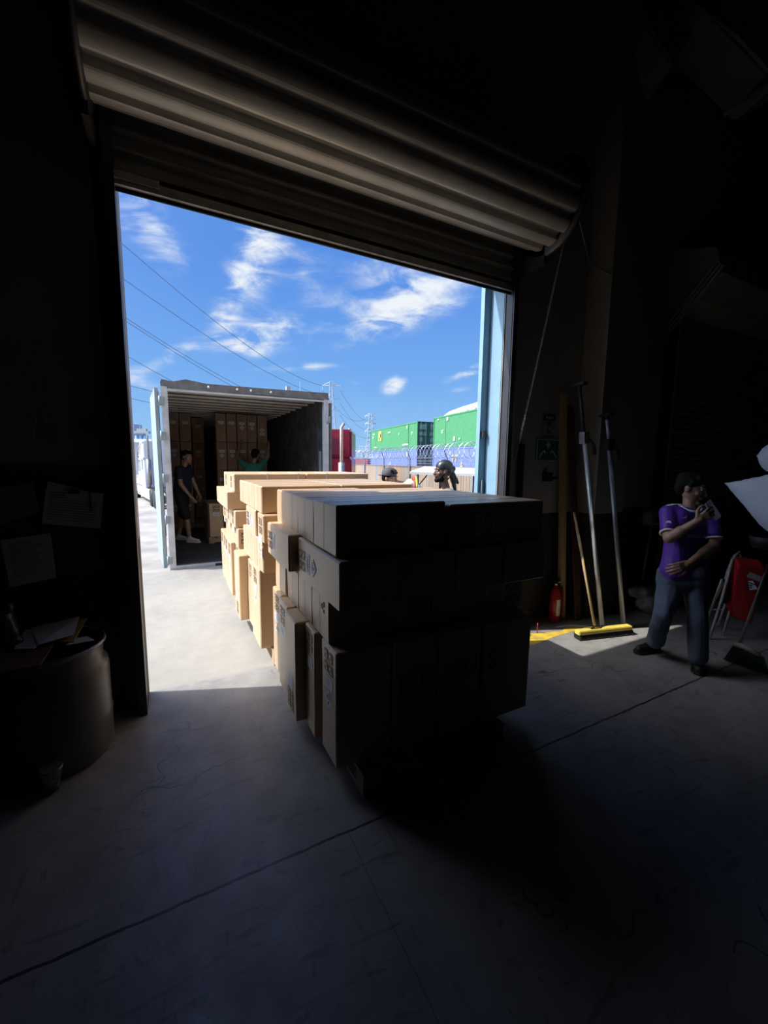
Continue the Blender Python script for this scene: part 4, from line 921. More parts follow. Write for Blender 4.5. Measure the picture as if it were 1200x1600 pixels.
    def d1(b, x, z):
        b.poly([(x+dx, 2.9365, z+dz) for dx, dz in ((-.15, -.105), (.15, -.105), (.15, .105), (-.15, .105))], M['label']) if False else None
        for a, c in (((-.155, -.108), (.155, -.101)), ((-.155, .101), (.155, .108)), ((-.155, -.108), (-.148, .108)), ((.148, -.108), (.155, .108))): b.box((x+a[0], 2.936, z+a[1]), (x+c[0], 2.938, z+c[1]), M['label'])
        b.box((x-.010, 2.936, z+.02), (x+.010, 2.938, z+.085), M['label']); b.box((x-.032, 2.936, z+.042), (x+.032, 2.938, z+.062), M['label'])
        for s in (-1, 1): b.tube([(x+s*.12, 2.936, z-.075), (x+s*.09, 2.936, z-.03), (x+s*.05, 2.936, z-.005), (x+s*.04, 2.936, z-.03)], .006, M['label'], 6)
    sign('first_aid_sign', 3.22, 3.54, 1.64, 1.86, M['signgreen'], 'green sign with a white cross and two curved marks on the front wall', d1)
    def d2(b, x, z):
        b.box((x-.085, 2.936, z+.05), (x+.085, 2.938, z+.105), M['inkblack'])
        for k in range(3): b.box((x-.05+.035*k, 2.935, z+.065), (x-.028+.035*k, 2.936, z+.09), M['label'])
        b.ell((x, 2.937, z+.02), (.028, .002, .024), M['inkblack']); b.ell((x, 2.937, z-.05), (.026, .002, .03), M['inkblack']); b.ell((x+.005, 2.9355, z-.035), (.012, .002, .012), M['label']); b.box((x-.07, 2.936, z-.105), (x+.07, 2.938, z-.098), M['inkblack'])
    sign('safety_sign', 3.29, 3.46, 1.885, 2.10, M['paperdim'], 'small black and white pictogram sign above the green first aid sign', d2)
    b = MB(); b.box((3.33, 2.88, 1.44), (3.41, 2.95, 1.53), M['black']); b.box((3.39, 2.86, 1.46), (3.45, 2.90, 1.49), M['black']); tag(b.build('wall_outlet', bevel=.004, origin=(3.37, 2.92, 1.48)), 'small black box on the front wall below the green sign', 'outlet')
    b = MB(); b.box((2.98, 2.90, 1.25), (3.03, 2.95, 1.80), M['darksteel']); tag(b.build('conduit_box', bevel=.006, origin=(3.0, 2.93, 1.5)), 'tall narrow grey box on the wall beside the door rail', 'conduit')
    # platform scale behind the man
    q = V((4.95, 2.72, 0)); r = thing('platform_scale', 'beige display head on a thin stand in the dark left of the man in purple', 'scale', q)
    b = MB(); b.box((-.17, -.05, .93), (.17, .05, 1.09), M['beige'], o=q); b.build('display_head', r, bevel=.012, origin=q)
    b = MB(); b.box((-.11, -.054, .96), (.09, -.05, 1.05), M['inkblack'], o=q); b.build('screen', r, origin=q)
    b = MB(); b.tube([q+V((-.05, 0, .93)), q+V((-.14, .02, .05))], .013, M['steel'], 8); b.build('post', r, origin=q)
    b = MB(); b.box((-.32, -.10, 0), (.28, .14, .07), M['darksteel'], o=q); b.build('platform', r, bevel=.008, origin=q)
    o = blob('rags_pile', [('e', (4.62, 2.52, .10), (.16, .12, .10)), ('e', (4.80, 2.56, .13), (.14, .12, .13)), ('e', (4.55, 2.60, .22), (.14, .1, .06))], .012, M['beige'], None, smooth=4, origin=(4.65, 2.5, 0), disp=.03)
    tag(o, 'crumpled pale sack on the floor in the dark behind the man in purple', 'sack')
    # folded metal chair leaning right
    ft = V((4.41, 1.84, 0)); r = thing('folding_chair', 'folded grey metal chair leaning in the dark right of the man in purple', 'chair', ft)
    W = lambda u, v, D: at(u, v, D)
    D0 = (fl(1108, 999)-CAM).dot(Fw)
    A = W(1108, 999, D0); B_ = W(1149, 868, D0-.08); B2 = W(1161, 880, D0-.02); A2 = W(1130, 993, (fl(1130, 993)-CAM).dot(Fw)); 
    b = MB(); b.tube([A, A.lerp(B_, .5)+V((0, 0, -.01)), W(1144, 875, D0-.08), B_, W(1156, 862, D0-.05), B2, A2.lerp(B2, .5), A2], .012, M['chairgrey'], 10); b.build('front_frame', r, origin=ft)
    C1 = W(1103, 975, (fl(1103, 975)-CAM).dot(Fw)-.05); C2 = W(1128, 905, D0+.02)
    b = MB(); b.tube([C1, C2], .011, M['chairgrey'], 8); b.tube([W(1122, 978, D0+.2), W(1146, 905, D0+.1)], .011, M['chairgrey'], 8); b.tube([C1.lerp(C2, .35), W(1122, 978, D0+.2).lerp(W(1146, 905, D0+.1), .35)], .008, M['chairgrey'], 8); b.build('rear_legs', r, origin=ft)
    b = MB(); b.slab([W(1140, 882, D0-.05), W(1154, 880, D0-.03), W(1147, 905, D0-.02), W(1133, 905, D0-.05)], TOC*-.012, M['chairgrey']); b.build('backrest', r, origin=ft)
    b = MB(); b.slab([W(1133, 910, D0-.04), W(1149, 912, D0), W(1136, 945, D0+.02), W(1119, 937, D0-.02)], TOC*-.025, M['chairdark']); b.build('seat', r, origin=ft)
    # red metal box standing on end
    p0, p1 = fl(1143, 966), fl(1177, 982); D1 = (p0-CAM).dot(Fw)-.55
    P = [at(1141, 962, D1), at(1175, 976, D1-.05), at(1196, 889, D1-.25), at(1155, 882, D1-.20)]; c = sum(P, V())/4
    n = (P[1]-P[0]).cross(P[3]-P[0]).normalized()
    if n.dot(CAM-c) > 0: n = -n
    b = MB(); b.slab(P, n*.16, M['red']); bmesh.ops.bevel(b.bm, geom=list(b.bm.edges), offset=.008, segments=2, affect='EDGES'); o = b.build('red_fuel_cabinet', origin=c); o.name = 'metal_case'; tag(o, 'glossy red metal case with a white diamond sticker beside the folded chair', 'case')
    ux = (P[1]-P[0]).normalized(); uy = (P[3]-P[0]); uy = (uy-ux*uy.dot(ux)).normalized(); m0 = P[0].lerp(P[3], .66).lerp(P[1].lerp(P[2], .66), .50)-n*.003
    b = MB(); s_ = .075; b.poly([m0-ux*s_, m0-uy*s_*.8, m0+ux*s_, m0+uy*s_*.8], M['label'])
    for k in range(4): b.text('XX XXXX'[:2+k % 3], .022, m0-n*.001+uy*(.03-.02*k), ux, uy, M['inkblack']) if False else b.box((-.035+.01*(k % 2), -.0006, -.005), (.035-.01*(k % 2), .0006, .005), M['inkblack'], R=Matrix((ux, n, uy)).transposed(), o=m0-n*.001+uy*(.03-.02*k))
    lab(b.build('warning_sticker', o, origin=c), 'white diamond sticker'); m1 = m0+uy*.10-ux*.0
    b = MB(); b.box((-.06, -.0006, -.026), (.06, .0006, .026), M['paperdim'], R=Matrix((ux, n, uy)).transposed(), o=m1); b.build('paper_label', o, origin=c)
    # upright broom with green bristles
    hb = fl(1172, 1040); r = thing('angle_broom', 'dim broom with green bristles at the right edge, its pole leaning up right', 'broom', hb)
    b = MB(); hA = at(1147, 1006, 3.15); hB = at(1188, 1024, 3.02)
    hd = (hB-hA); b.tube([hA, hA.lerp(hB, .35)+V((0, 0, .012)), hB], [.018, .022, .014], M['beige'], 10); b.build('head_block', r, origin=hb)
    g0, g1 = fl(1130, 1030, .01), fl(1196, 1052, .01); b = MB()
    for k in range(24):
        t = k/24; a0, a1 = hA.lerp(hB, t), hA.lerp(hB, t+.045); c0, c1 = g0.lerp(g1, t), g0.lerp(g1, t+.045); b.slab([a0, a1, c1, c0], TOC*.03, M['bristlegreen'])
    b.build('bristles', r, origin=hb)
    b = MB(); b.tube([at(1155, 1008, 3.14), at(1196, 895, 3.15), at(1215, 850, 3.16)], .011, M['steel'], 8); b.build('handle', r, origin=hb)
    # foam wrapped bundle on a rack at the right edge
    c_ = at(1214, 800, 3.05)+SR*.15; c0 = V((c_.x, c_.y, 0)); zt = at(1204, 832, 2.95).z-.012; rk = c0+SR*.5+TOC*.25; r = thing('storage_rack', 'dark metal rack at the right edge carrying the foam wrapped bundles', 'rack', rk)
    for (a_, d_) in ((0, 0), (0, .5), (1.1, 0), (1.1, .5)):
        q = c0+SR*a_+TOC*d_; b = MB(); b.box((-.02, -.02, 0), (.02, .02, zt), M['darksteel'], R=Matrix((SR, TOC, V((0, 0, 1)))).transposed(), o=q); b.build('post', r, origin=rk)
    for z in (.30, .72, zt-.03): b = MB(); b.slab([c0+V((0, 0, z)), c0+SR*1.12+V((0, 0, z)), c0+SR*1.12+TOC*.52+V((0, 0, z)), c0+TOC*.52+V((0, 0, z))], (0, 0, .03), M['darksteel']); b.build('shelf', r, origin=rk)
    def foam(tip, tt, bb, D1, D2, label):
        b = MB(); n = 26; rings = []; t0 = at(*tip, D1); up_ = at(*tt, D2); dn = at(*bb, D2); far = (SR*.9+TOC*.25); prev = None; i = b.mi(M['foam'])
        for k in range(n+1):
            t = k/n; q = t**1.05; cc = t0.lerp((up_+dn)/2, t) if t <= 1 else None; hz_ = (up_-dn)*.5*q; wd = TOC*.16*q
            ring = []
            for j in range(20):
                a = 2*math.pi*j/20; cx, cy = math.cos(a), math.sin(a); sx = abs(cx)**1.2*(1 if cx > 0 else -1); sy = abs(cy)**1.0*(1 if cy > 0 else -1)
                p = cc+hz_*sy+wd*sx+V((0, 0, 1))*.008*noise.noise(V((t*9, j*.9, 0))); ring.append(b.bm.verts.new(p))
            if prev:
                for j in range(20):
                    f = b.bm.faces.new((prev[j], prev[(j+1) % 20], ring[(j+1) % 20], ring[j])); f.material_index = i; f.smooth = True
            prev = ring
        far_ring = [b.bm.verts.new(v.co+(up_*0+SR*.85+TOC*.08)) for v in prev]
        for j in range(20): f = b.bm.faces.new((prev[j], prev[(j+1) % 20], far_ring[(j+1) % 20], far_ring[j])); f.material_index = i; f.smooth = True
        b.bm.faces.new(far_ring).material_index = i
        tag(b.build('foam_bundle', origin=t0), label, 'bundle')
    foam((1132, 755), (1204, 741), (1204, 832), 3.16, 2.95, 'large pointed white foam wrapped bundle on the rack at the right edge')
    foam((1182, 712), (1214, 690), (1214, 742), 3.25, 3.15, 'smaller foam wrapped point above the large bundle at the right edge')
    b = MB(); c = at(1200, 846, 3.0); b.lathe([(.0, -.05), (.09, -.05), (.11, .03), (.10, .035)], c, M['black'], 24); tag(b.build('wire_basket', origin=c), 'black rimmed basket under the large foam bundle at the right edge', 'basket')
    c = at(1196, 890, 3.25); b = MB()
M['barsilver'] = mat('brushed_aluminium_tube', (.70, .72, .72), .32, .35)
M['chairgrey'] = mat('grey_chair_enamel', (.36, .35, .33), .35, .1); M['chairdark'] = mat('brown_chair_seat', (.07, .06, .055), .4)
props_right()

# hanging ducts high on the right
def ducts():
    r = thing('ceiling_duct', 'dim wrapped duct hanging in the dark top right corner', 'duct', (4.2, 1.6, 5.2))
    b = MB(); b.slab([at(1020, -40, 3.6), at(1100, 10, 3.6), at(1150, 60, 3.7), at(1215, 130, 3.8), at(1300, 80, 3.8), at(1180, -120, 3.6)], Up*.1-Fw*-.5, M['duct']); b.build('duct_section', r, origin=(4.2, 1.6, 5.2), bevel=.03)
    b = MB(); b.tube([at(1130, 178, 4.0), at(1165, 160, 3.9), at(1215, 105, 3.8)], .03, M['duct'], 12); b.build('pipe', r, origin=(4.2, 1.6, 5.2))
    b = MB(); b.slab([at(1000, -20, 3.5), at(1010, 40, 3.5), at(1050, 100, 3.5), at(1085, 50, 3.5), at(1060, -30, 3.5)], Fw*.35, M['duct']); b.build('duct_elbow', r, origin=(4.2, 1.6, 5.2), bevel=.02)
ducts()

# ------------------------------------------------------------------ left of the doorway
def props_left():
    yw = 2.945
    b = MB(); b.slab([(-2.4, yw, .96), (-.27, yw, .96), (-.27, yw, 1.56), (-2.4, yw, 1.60)], (0, -.012, 0), M['darkwood']); tag(b.build('backing_board', origin=(-1.3, yw, .96)), 'dark reddish board on the wall behind the clipboard and notice', 'board')
    def sheet(name, px, m_, label, cat, y, th=.003, lines=(), lm='inkblack2'):
        P = [ony(u, v, y) for u, v in px]; c = sum(P, V())/len(P); b = MB(); b.slab(P, (0, -th, 0), m_)
        for (t, a, e) in lines:
            L = lambda s_, t_: P[0].lerp(P[1], s_).lerp(P[3].lerp(P[2], s_), t_)+V((0, -th-.0006, 0))
            b.poly([L(a, t), L(e, t), L(e, t+.014), L(a, t+.014)], M[lm])
        return tag(b.build(name, origin=c), label, cat)
    rl = random.Random(2)
    ln = [(.10+.042*k, .12, .85-.25*rl.random()) for k in range(18)]
    sheet('notice_sheet', [(1, 844), (79, 833), (88, 902), (16, 918)], M['paper'], 'slanted printed notice sheet on the left wall, below the clipboard', 'paper', 2.928, lines=ln)
    o = sheet('clipboard', [(74, 748), (165, 770), (160, 829), (64, 822)], M['darksteel'], 'clipboard with printed sheets and a pen, upper left wall', 'clipboard', 2.926, th=.004)
    P = [ony(u, v, 2.920) for u, v in ((72, 764), (162, 771), (157, 826), (65, 818))]; b = MB(); b.slab(P, (0, -.004, 0), M['paper'])
    P2 = [ony(u, v, 2.921) for u, v in ((75, 752), (110, 760), (150, 772), (72, 768))]; b.slab(P2, (0, -.002, 0), M['paper'])
    L = lambda s_, t_: P[0].lerp(P[1], s_).lerp(P[3].lerp(P[2], s_), t_)+V((0, -.0046, 0))
    for k in range(12): t = .06+.07*k; b.poly([L(.08, t), L(.35 if k < 3 else .9, t), L(.35 if k < 3 else .9, t+.022), L(.08, t+.022)], M['inkblack'] if k < 3 else M['inkblack2'])
    lab(b.build('paper_sheets', o, origin=world_loc(o)), 'white printed sheets')
    b = MB(); p, q = ony(138, 756, 2.910), ony(143, 799, 2.906); b.tube([p, q], .004, M['darksteel'], 8); b.build('pen', o, origin=world_loc(o))
    b = MB(); c = ony(115, 768, 2.912); b.box((-.025, -.006, -.012), (.025, .006, .012), M['black'], o=c); b.build('metal_clip', o, origin=world_loc(o))
    o = sheet('arrow_sign', [(119, 649), (153, 649), (153, 687), (120, 687)], M['paperdim'], 'small sign with a downward outlined arrow on the left wall', 'sign', 2.942)
    b = MB(); c = ony(136, 671, 2.937); s_ = .020
    pts = [(-.6, 1.2), (.6, 1.2), (.6, 0), (1.3, 0), (0, -1.1), (-1.3, 0), (-.6, 0), (-.6, 1.2)]
    b.tube([c+V((x*s_, 0, y*s_)) for x, y in pts], .0022, M['inkblack'], 4); b.box((-.034, -.001, .030), (.034, .001, .034), M['inkblack'], o=c); b.box((-.034, -.001, .037), (.034, .001, .040), M['inkblack'], o=c); b.build('arrow_outline', o, origin=world_loc(o))
    sheet('wall_poster', [(-30, 765), (52, 755), (62, 800), (-20, 825)], M['paperdim'], 'dim printed poster at the left edge beside the clipboard', 'poster', 2.93, lines=[(.15+.1*k, .1, .8) for k in range(6)], lm='inkblack')
    # wire file rack
    c = ony(75, 680, 2.93); r = thing('wire_rack', 'thin bright wire rack on the dark left wall beside the arrow sign', 'rack', c)
    b = MB()
    for pts in (((56, 655), (50, 690)), ((70, 660), (74, 637), (76, 642)), ((90, 655), (93, 641), (97, 640)), ((62, 716), (62, 703), (84, 702), (86, 718)), ((70, 660), (92, 662)), ((95, 645), (88, 700))):
        b.tube([ony(u, v, 2.90) for u, v in pts], .0022, M['wire'], 6)
    b.build('wire_frame', r, origin=c)
    b = MB(); b.slab([ony(u, v, 2.925) for u, v in ((72, 662), (93, 665), (90, 695), (69, 692))], (0, -.004, 0), M['paperdim']); lab(b.build('file_card', r, origin=c), 'grey card in the rack')
    # drums
    def drum(x, y, R_, h, label, open_=True):
        r = thing('plastic_drum', label, 'drum', (x, y, 0))
        b = MB(); b.lathe([(0, .0), (R_*.94, 0), (R_, .03), (R_, h*.30), (R_*1.02, h*.33), (R_, h*.36), (R_, h*.74), (R_*.985, h*.80), (R_*.90, h*.83), (R_*.92, h*.985), (R_*.96, h), (R_*.90, h*1.0), (R_*.88, h*.84), (R_*.88, h*.80 if open_ else h*.98), (0, h*.80 if open_ else h*.985)], (x, y, 0), M['barrel'], 48); b.build('drum_shell', r, origin=(x, y, 0))
        b = MB(); b.lathe([(R_*.935, h*.972), (R_*.975, h*.985), (R_*.97, h*1.01), (R_*.93, h*1.005)], (x, y, 0), M['barrelrim'], 48); b.build('rim', r, origin=(x, y, 0))
    M['barrelrim'] = mat('worn_drum_rim', (.22, .22, .21), .3, .2)
    drum(-.62, 2.66, .262, .625, 'dark round drum beside the left door rail with papers on its rim')
    drum(-1.13, 2.52, .27, .60, 'dark drum at the left edge under the plastic bag', open_=False)
    # papers, envelope, bag, cup
    def flat(px, z, m_, name, label, cat, th=.004, lines=0):
        P = []
        for (u, v, dz) in px: P.append(fl(u, v, z+dz))
        c = sum(P, V())/len(P); b = MB(); b.slab(P, (0, 0, th), m_)
        if lines:
            L = lambda s_, t_: P[0].lerp(P[1], s_).lerp(P[3].lerp(P[2], s_), t_)+V((0, 0, th+.0008))
            for k in range(lines):
                t = .12+.8*k/lines; b.poly([L(.12, t), L(.85, t), L(.85, t+.02), L(.12, t+.02)], M['inkblack2'])
        return tag(b.build(name, origin=c), label, cat)
    zt = .632
    b = MB(); b.box((-1.15, 2.40, .618), (-.60, 2.68, .630), M['darkwood']); tag(b.build('plywood_sheet', origin=(-.9, 2.5, .62)), 'thin dark sheet bridging the two drums under the papers', 'board')
    flat([(55, 1003, 0), (115, 1004, 0), (136, 967, .05), (100, 975, .04)], zt, M['kraft'], 'kraft_envelope', 'brown kraft envelope under the white sheets on the drum', 'envelope', th=.006)
    flat([(22, 1015, .0), (53, 1014, .0), (88, 983, .03), (40, 985, .03)], zt+.008, M['paper'], 'paper_sheet', 'front white sheet of the papers lying across the drums', 'paper', lines=6)
    flat([(60, 1008, .006), (115, 992, .012), (124, 964, .055), (48, 982, .03)], zt+.012, M['paper'], 'paper_sheet', 'larger white sheet on top of the brown envelope on the drum', 'paper', lines=8)
    flat([(103, 1009, 0), (148, 1001, 0), (136, 995, .01), (118, 998, .01)], zt-.02, M['paper'], 'paper_sheet', 'white sheet lying inside the open drum rim', 'paper')
    c = fl(14, 1012, zt); o = blob('plastic_bag', [('e', c+V((-.03, 0, .07)), (.08, .06, .075)), ('c', c+V((-.02, 0, .08)), c+V((-.01, .02, .19)), .065, .035), ('c', c+V((.0, 0, .03)), c+V((.04, .0, .03)), .04, .03), ('c', c+V((-.01, .02, .18)), c+V((.02, .0, .22)), .03, .02)], .006, M['bag'], None, smooth=2, origin=c, disp=.02)
    tag(o, 'crumpled smoky plastic bag on the drum at the left edge', 'bag')
    cp = V((-.585, 2.36, 0)); b = MB(); b.lathe([(0, .0), (.028, 0), (.030, .004), (.043, .108), (.047, .112), (.047, .117), (.041, .118), (.0405, .110), (.028, .006), (0, .005)], cp, M['clear'], 32); o = b.build('plastic_cup', origin=cp); tag(o, 'clear plastic cup with a little pale drink on the floor by the drum', 'cup')
    b = MB(); b.lathe([(0, .006), (.0278, .0065), (.0315, .035), (0, .035)], cp, M['drink'], 24); lab(b.build('drink', o, origin=cp), 'pale yellowish liquid')
    b = MB(); b.lathe([(.043, .112), (.049, .113), (.049, .120), (.040, .124), (.030, .123), (0, .124)], cp, M['clear'], 32); b.build('lid', o, origin=cp)
props_left()

# ------------------------------------------------------------------ the yard beyond
GZ = -1.2
def yard():
    tdir = V((0, 0, 0)); hF = V((math.sin(YAW), math.cos(YAW), 0)); hR = V((math.cos(YAW), -math.sin(YAW), 0))
    tdir = (hF*.94-hR*.337).normalized(); tside = V((tdir.y, -tdir.x, 0))
    def container(p, z0, h, m_, dm, label, marks):
        """p = near, left corner; long side runs along tdir"""
        r = thing('shipping_container', label, 'container', p+tdir*8.07+tside*1.3+V((0, 0, z0)))
        L, W = 16.15, 2.6; o = V(p)+V((0, 0, z0)); org = world_loc(r)
        for sd, f in ((0, -1), (W, 1)):
            b = MB(); n = 232; a = o+tside*sd
            ruled(b, (a+V((0, 0, .16)), a+tdir*L+V((0, 0, .16))), (a+V((0, 0, h-.10)), a+tdir*L+V((0, 0, h-.10))), n, m_, lambda k: tside*(-f)*(.035 if k % 4 in (1, 2) else 0)); b.build('corrugated_side', r, origin=org)
        b = MB(); a = o
        for zz, hh in ((0, .16), (h-.12, .12)):
            for sd in (-.02, W-.06): b.slab([a+tside*sd+V((0, 0, zz)), a+tside*(sd+.08)+V((0, 0, zz)), a+tside*(sd+.08)+tdir*L+V((0, 0, zz)), a+tside*sd+tdir*L+V((0, 0, zz))], (0, 0, hh), m_)
        for t in (0, 2.4, L-2.5, L-.12):
            b.slab([a-tside*.03+tdir*t, a-tside*.03+tdir*(t+.12), a+tside*.05+tdir*(t+.12), a+tside*.05+tdir*t], (0, 0, h), m_)
        b.build('frame', r, origin=org)
        b = MB(); b.slab([a+V((0, 0, h-.03)), a+tside*W+V((0, 0, h-.03)), a+tside*W+tdir*L+V((0, 0, h-.03)), a+tdir*L+V((0, 0, h-.03))], (0, 0, .02), m_); b.build('roof', r, origin=org)
        for k in range(2):
            b = MB(); q = a+tside*(.08+1.22*k)-tdir*.02; b.slab([q+V((0, 0, .15)), q+tside*1.20+V((0, 0, .15)), q+tside*1.20+V((0, 0, h-.12)), q+V((0, 0, h-.12))], tdir*.04, dm)
            for t in (.3, .85): b.tube([q+tside*t-tdir*.03+V((0, 0, .1)), q+tside*t-tdir*.03+V((0, 0, h-.1))], .025, M['wire'], 6)
            for (t, z_, w_, h_) in ((.15, .72, .8, .18), (.1, .5, .4, .13), (.6, .5, .35, .13), (.15, .28, .35, .15)): b.slab([q+tside*t-tdir*.035+V((0, 0, h*z_)), q+tside*(t+w_)-tdir*.035+V((0, 0, h*z_)), q+tside*(t+w_)-tdir*.035+V((0, 0, h*(z_+h_))), q+tside*t-tdir*.035+V((0, 0, h*(z_+h_)))], tdir*.01, M['doorlabel'])
            b.build('end_door', r, origin=org)
        b = MB(); b.slab([a+tside*.05+tdir*L, a+tside*(W-.05)+tdir*L, a+tside*(W-.05)+tdir*L+V((0, 0, h)), a+tside*.05+tdir*L+V((0, 0, h))], tdir*-.05, m_); b.build('end_wall', r, origin=org)
        k = MB()
        for (t, z, w, hh, mm, tx) in marks:
            q = a-tside*.045+tdir*t+V((0, 0, z))
            if tx: k.text(tx, hh, q, -tdir, V((0, 0, 1)), M[mm])
            else: k.slab([q, q+tdir*w, q+tdir*w+V((0, 0, hh)), q+V((0, 0, hh))], tside*-.01, M[mm])
        if marks: k.build('side_markings', r, origin=org)
        return r
    P1 = hF*43.7+hR*3.42; P2 = P1-tdir*19.9
    mg1 = [(11.3, 1.35, 1.15, 1.25, 'yellow', None), (11.5, 1.75, .45, .55, 'green2', None), (11.8, 1.45, .4, .3, 'green2', None), (14.2, 2.3, .8, .12, 'white', None), (14.6, 1.8, .3, .25, 'white', None), (8.0, 2.2, .9, .12, 'white', None), (5.2, 1.85, .5, .42, 'white', 'P'), (1.4, 1.75, .5, .42, 'white', '57'), (2.6, 2.35, .3, .3, 'white', None), (2.4, .5, 1.6, .16, 'white', None), (13.3, .5, 1.0, .14, 'white', None)]
    mg2 = [(14.3, 1.45, .5, .45, 'white', '57'), (13.2, 2.4, .3, .3, 'white', None), (11.9, .55, .25, .35, 'white', None), (11.0, .62, .2, .14, 'white', None), (3.9, 2.3, 2.0, .14, 'white', None), (15.0, 2.6, .25, .1, 'white', None)]
    container(P1, 2.92, 2.90, M['green'], M['green2'], 'farther green container with a yellow square emblem, upper of two stacked', mg1)
    container(P2, 2.92, 2.90, M['green'], M['green2'], 'nearer green container cut off by the door frame, upper of two stacked', mg2)
    container(P1, .0, 2.90, M['blue'], M['darkdoor'], 'farther blue container under the green one with the emblem', [(8.2, 1.35, 1.0, .5, 'white', 'LUA'), (14.6, 2.0, .3, .3, 'white', None), (2.4, 2.2, .3, .5, 'white', None)])
    container(P2, .0, 2.90, M['blue'], M['darkdoor'], 'nearer blue container with yellow marks below the nearer green one', [(14.5, 1.5, .8, .8, 'white', '9'), (11.8, 1.9, .9, .9, 'yellow', 'PT'), (10.6, 1.3, .9, .9, 'yellow', 'A'), (5.2, 2.0, .9, .9, 'white', 'W')])
    b = MB(); q = P2-tdir*1; b.slab([q-tside*.1+V((0, 0, -.75)), q+tside*2.7+V((0, 0, -.75)), q+tside*2.7+tdir*42+V((0, 0, -.75)), q-tside*.1+tdir*42+V((0, 0, -.75))], (0, 0, .72), M['darksteel'])
    for t in range(6): b.box((-.3, -.3, -1.2), (.3, .3, -.75), M['darksteel'], o=q+tdir*(3+7*t)+tside*1.3)
    tag(b.build('rail_well_car', origin=q), 'low dark rail car carrying the stacked containers', 'rail car')
    b = MB(); q = P1+tdir*17.5; b.slab([q+V((0, 0, .3)), q+tdir*60+V((0, 0, .3)), q+tdir*60+V((0, 0, 1.9)), q+V((0, 0, 1.9))], tside*2.6, M['maroon']); [b.box((-1, -1, GZ), (1, 1, .3), M['darksteel'], o=V((q+tdir*t_+tside*1.3).xy.to_3d())) for t_ in (4, 20, 40, 56)]; tag(b.build('flat_railcar', origin=q), 'low maroon rail car far off beyond the fence, left of the containers', 'rail car')
    # security fence with slats and razor coil
    f0 = hF*23.9-hR*1.68; fd = (tdir).normalized(); fs = V((fd.y, -fd.x, 0)); start = f0-fd*15; Lf = 42
    r = thing('security_fence', 'long tan slatted fence topped with coiled razor wire beyond the dock', 'fence', start+V((0, 0, GZ))); org = world_loc(r)
    b = MB(); x = 0; rr = random.Random(5)
    while x < Lf:
        w = .14+.06*rr.random(); q = start+fd*x+V((0, 0, GZ)); h_ = 2.62+.03*rr.random(); mm = M['fence'] if rr.random() < .8 else M['fencegrey']
        b.slab([q, q+fd*(w-.02), q+fd*(w-.02)+V((0, 0, h_)), q+V((0, 0, h_))], fs*(.025+.02*rr.random()), mm); x += w
    pn = b.build('slat_panel', r, origin=org)
    for k in range(14):
        q = start+fd*(3.05*k+.85)-fs*.05; b = MB(); b.tube([q+V((0, 0, GZ)), q+V((0, 0, 1.78))], .035, M['postdark'], 8); b.tube([q+V((0, 0, 1.78)), q-fs*.12+V((0, 0, 2.05))], .015, M['postdark'], 6); b.build('post', r, origin=org)
    b = MB()
    for z in (1.45, 1.55, 1.65, 1.75): b.tube([start+V((0, 0, z))-fs*.04, start+fd*Lf+V((0, 0, z))-fs*.04], .008, M['wire'], 5)
    for k in range(int(Lf/.12)):
        q = start+fd*.12*k-fs*.04; b.tube([q+V((0, 0, 1.4)), q+fd*.12+V((0, 0, 1.75))], .003, M['wire'], 3, caps=False); b.tube([q+fd*.12+V((0, 0, 1.4)), q+V((0, 0, 1.75))], .003, M['wire'], 3, caps=False)
    b.build('wire_mesh', r, origin=org)
    b = MB(); pts = []; turns = int(Lf/.30); n = turns*12
    for k in range(n+1): a = 2*math.pi*k/12; pts.append(start+fd*(Lf*k/n)+fs*.24*math.cos(a)+V((0, 0, 1.98+.24*math.sin(a))))
    b.tube(pts, .010, M['razor'], 4); b.build('razor_coil', r, origin=org)
    # white flat canopy on posts
    c = at(640, 737, 9.6); z0 = at(650, 735, 9.6).z; a = [at(640, 737, 8.5), at(664, 728.5, 9.7), at(770, 733, 9.3), at(770, 741, 8.3)]
    
    r = thing('flat_canopy', 'white flat canopy on dark brackets behind the man with the durag', 'canopy', V((a[0].x, a[0].y, GZ))+V((1, 0, 0))); org = world_loc(r)
    b = MB(); b.slab(a, (0, 0, -.05), M['white']); b.build('top_panel', r, origin=org)
    for t in (.12, .42, .85):
        q = a[0].lerp(a[3], t)+hF*.5; b = MB(); b.tube([V((q.x, q.y, GZ)), V((q.x, q.y, z0-.05))], .035, M['postdark'], 8); b.tube([V((q.x, q.y, z0-.35)), V((q.x, q.y, z0-.08))+hR*.18-hF*.3], .014, M['postdark'], 6); b.build('post', r, origin=org)
    # white membrane building with a pink emblem
    q0 = hF*62; PN = (V((0, 0, .55))-hF*.83).normalized(); pp0 = at(702, 700, 60); P = [CAM+ray(*q)*((pp0-CAM).dot(PN)/ray(*q).dot(PN)) for q in ((702, 700), (702, 643), (722, 635.5), (760, 624), (820, 610), (900, 640), (900, 700))]
    r = thing('fabric_building', 'white peaked fabric building rising behind the nearer green container', 'building', V((P[0].x, P[0].y, GZ))); org = world_loc(r)
    b = MB(); b.slab(P, hF*20, M['fabricwhite']); b.build('shell', r, origin=org)
    b = MB(); q0, q1 = P[0]-V((0, 0, .02)), P[-1]-V((0, 0, .02)); b.slab([V((q0.x, q0.y, GZ)), V((q1.x, q1.y, GZ)), q1, q0], hF*20, M['fabricwhite']); b.build('base_wall', r, origin=org)
    b = MB(); 
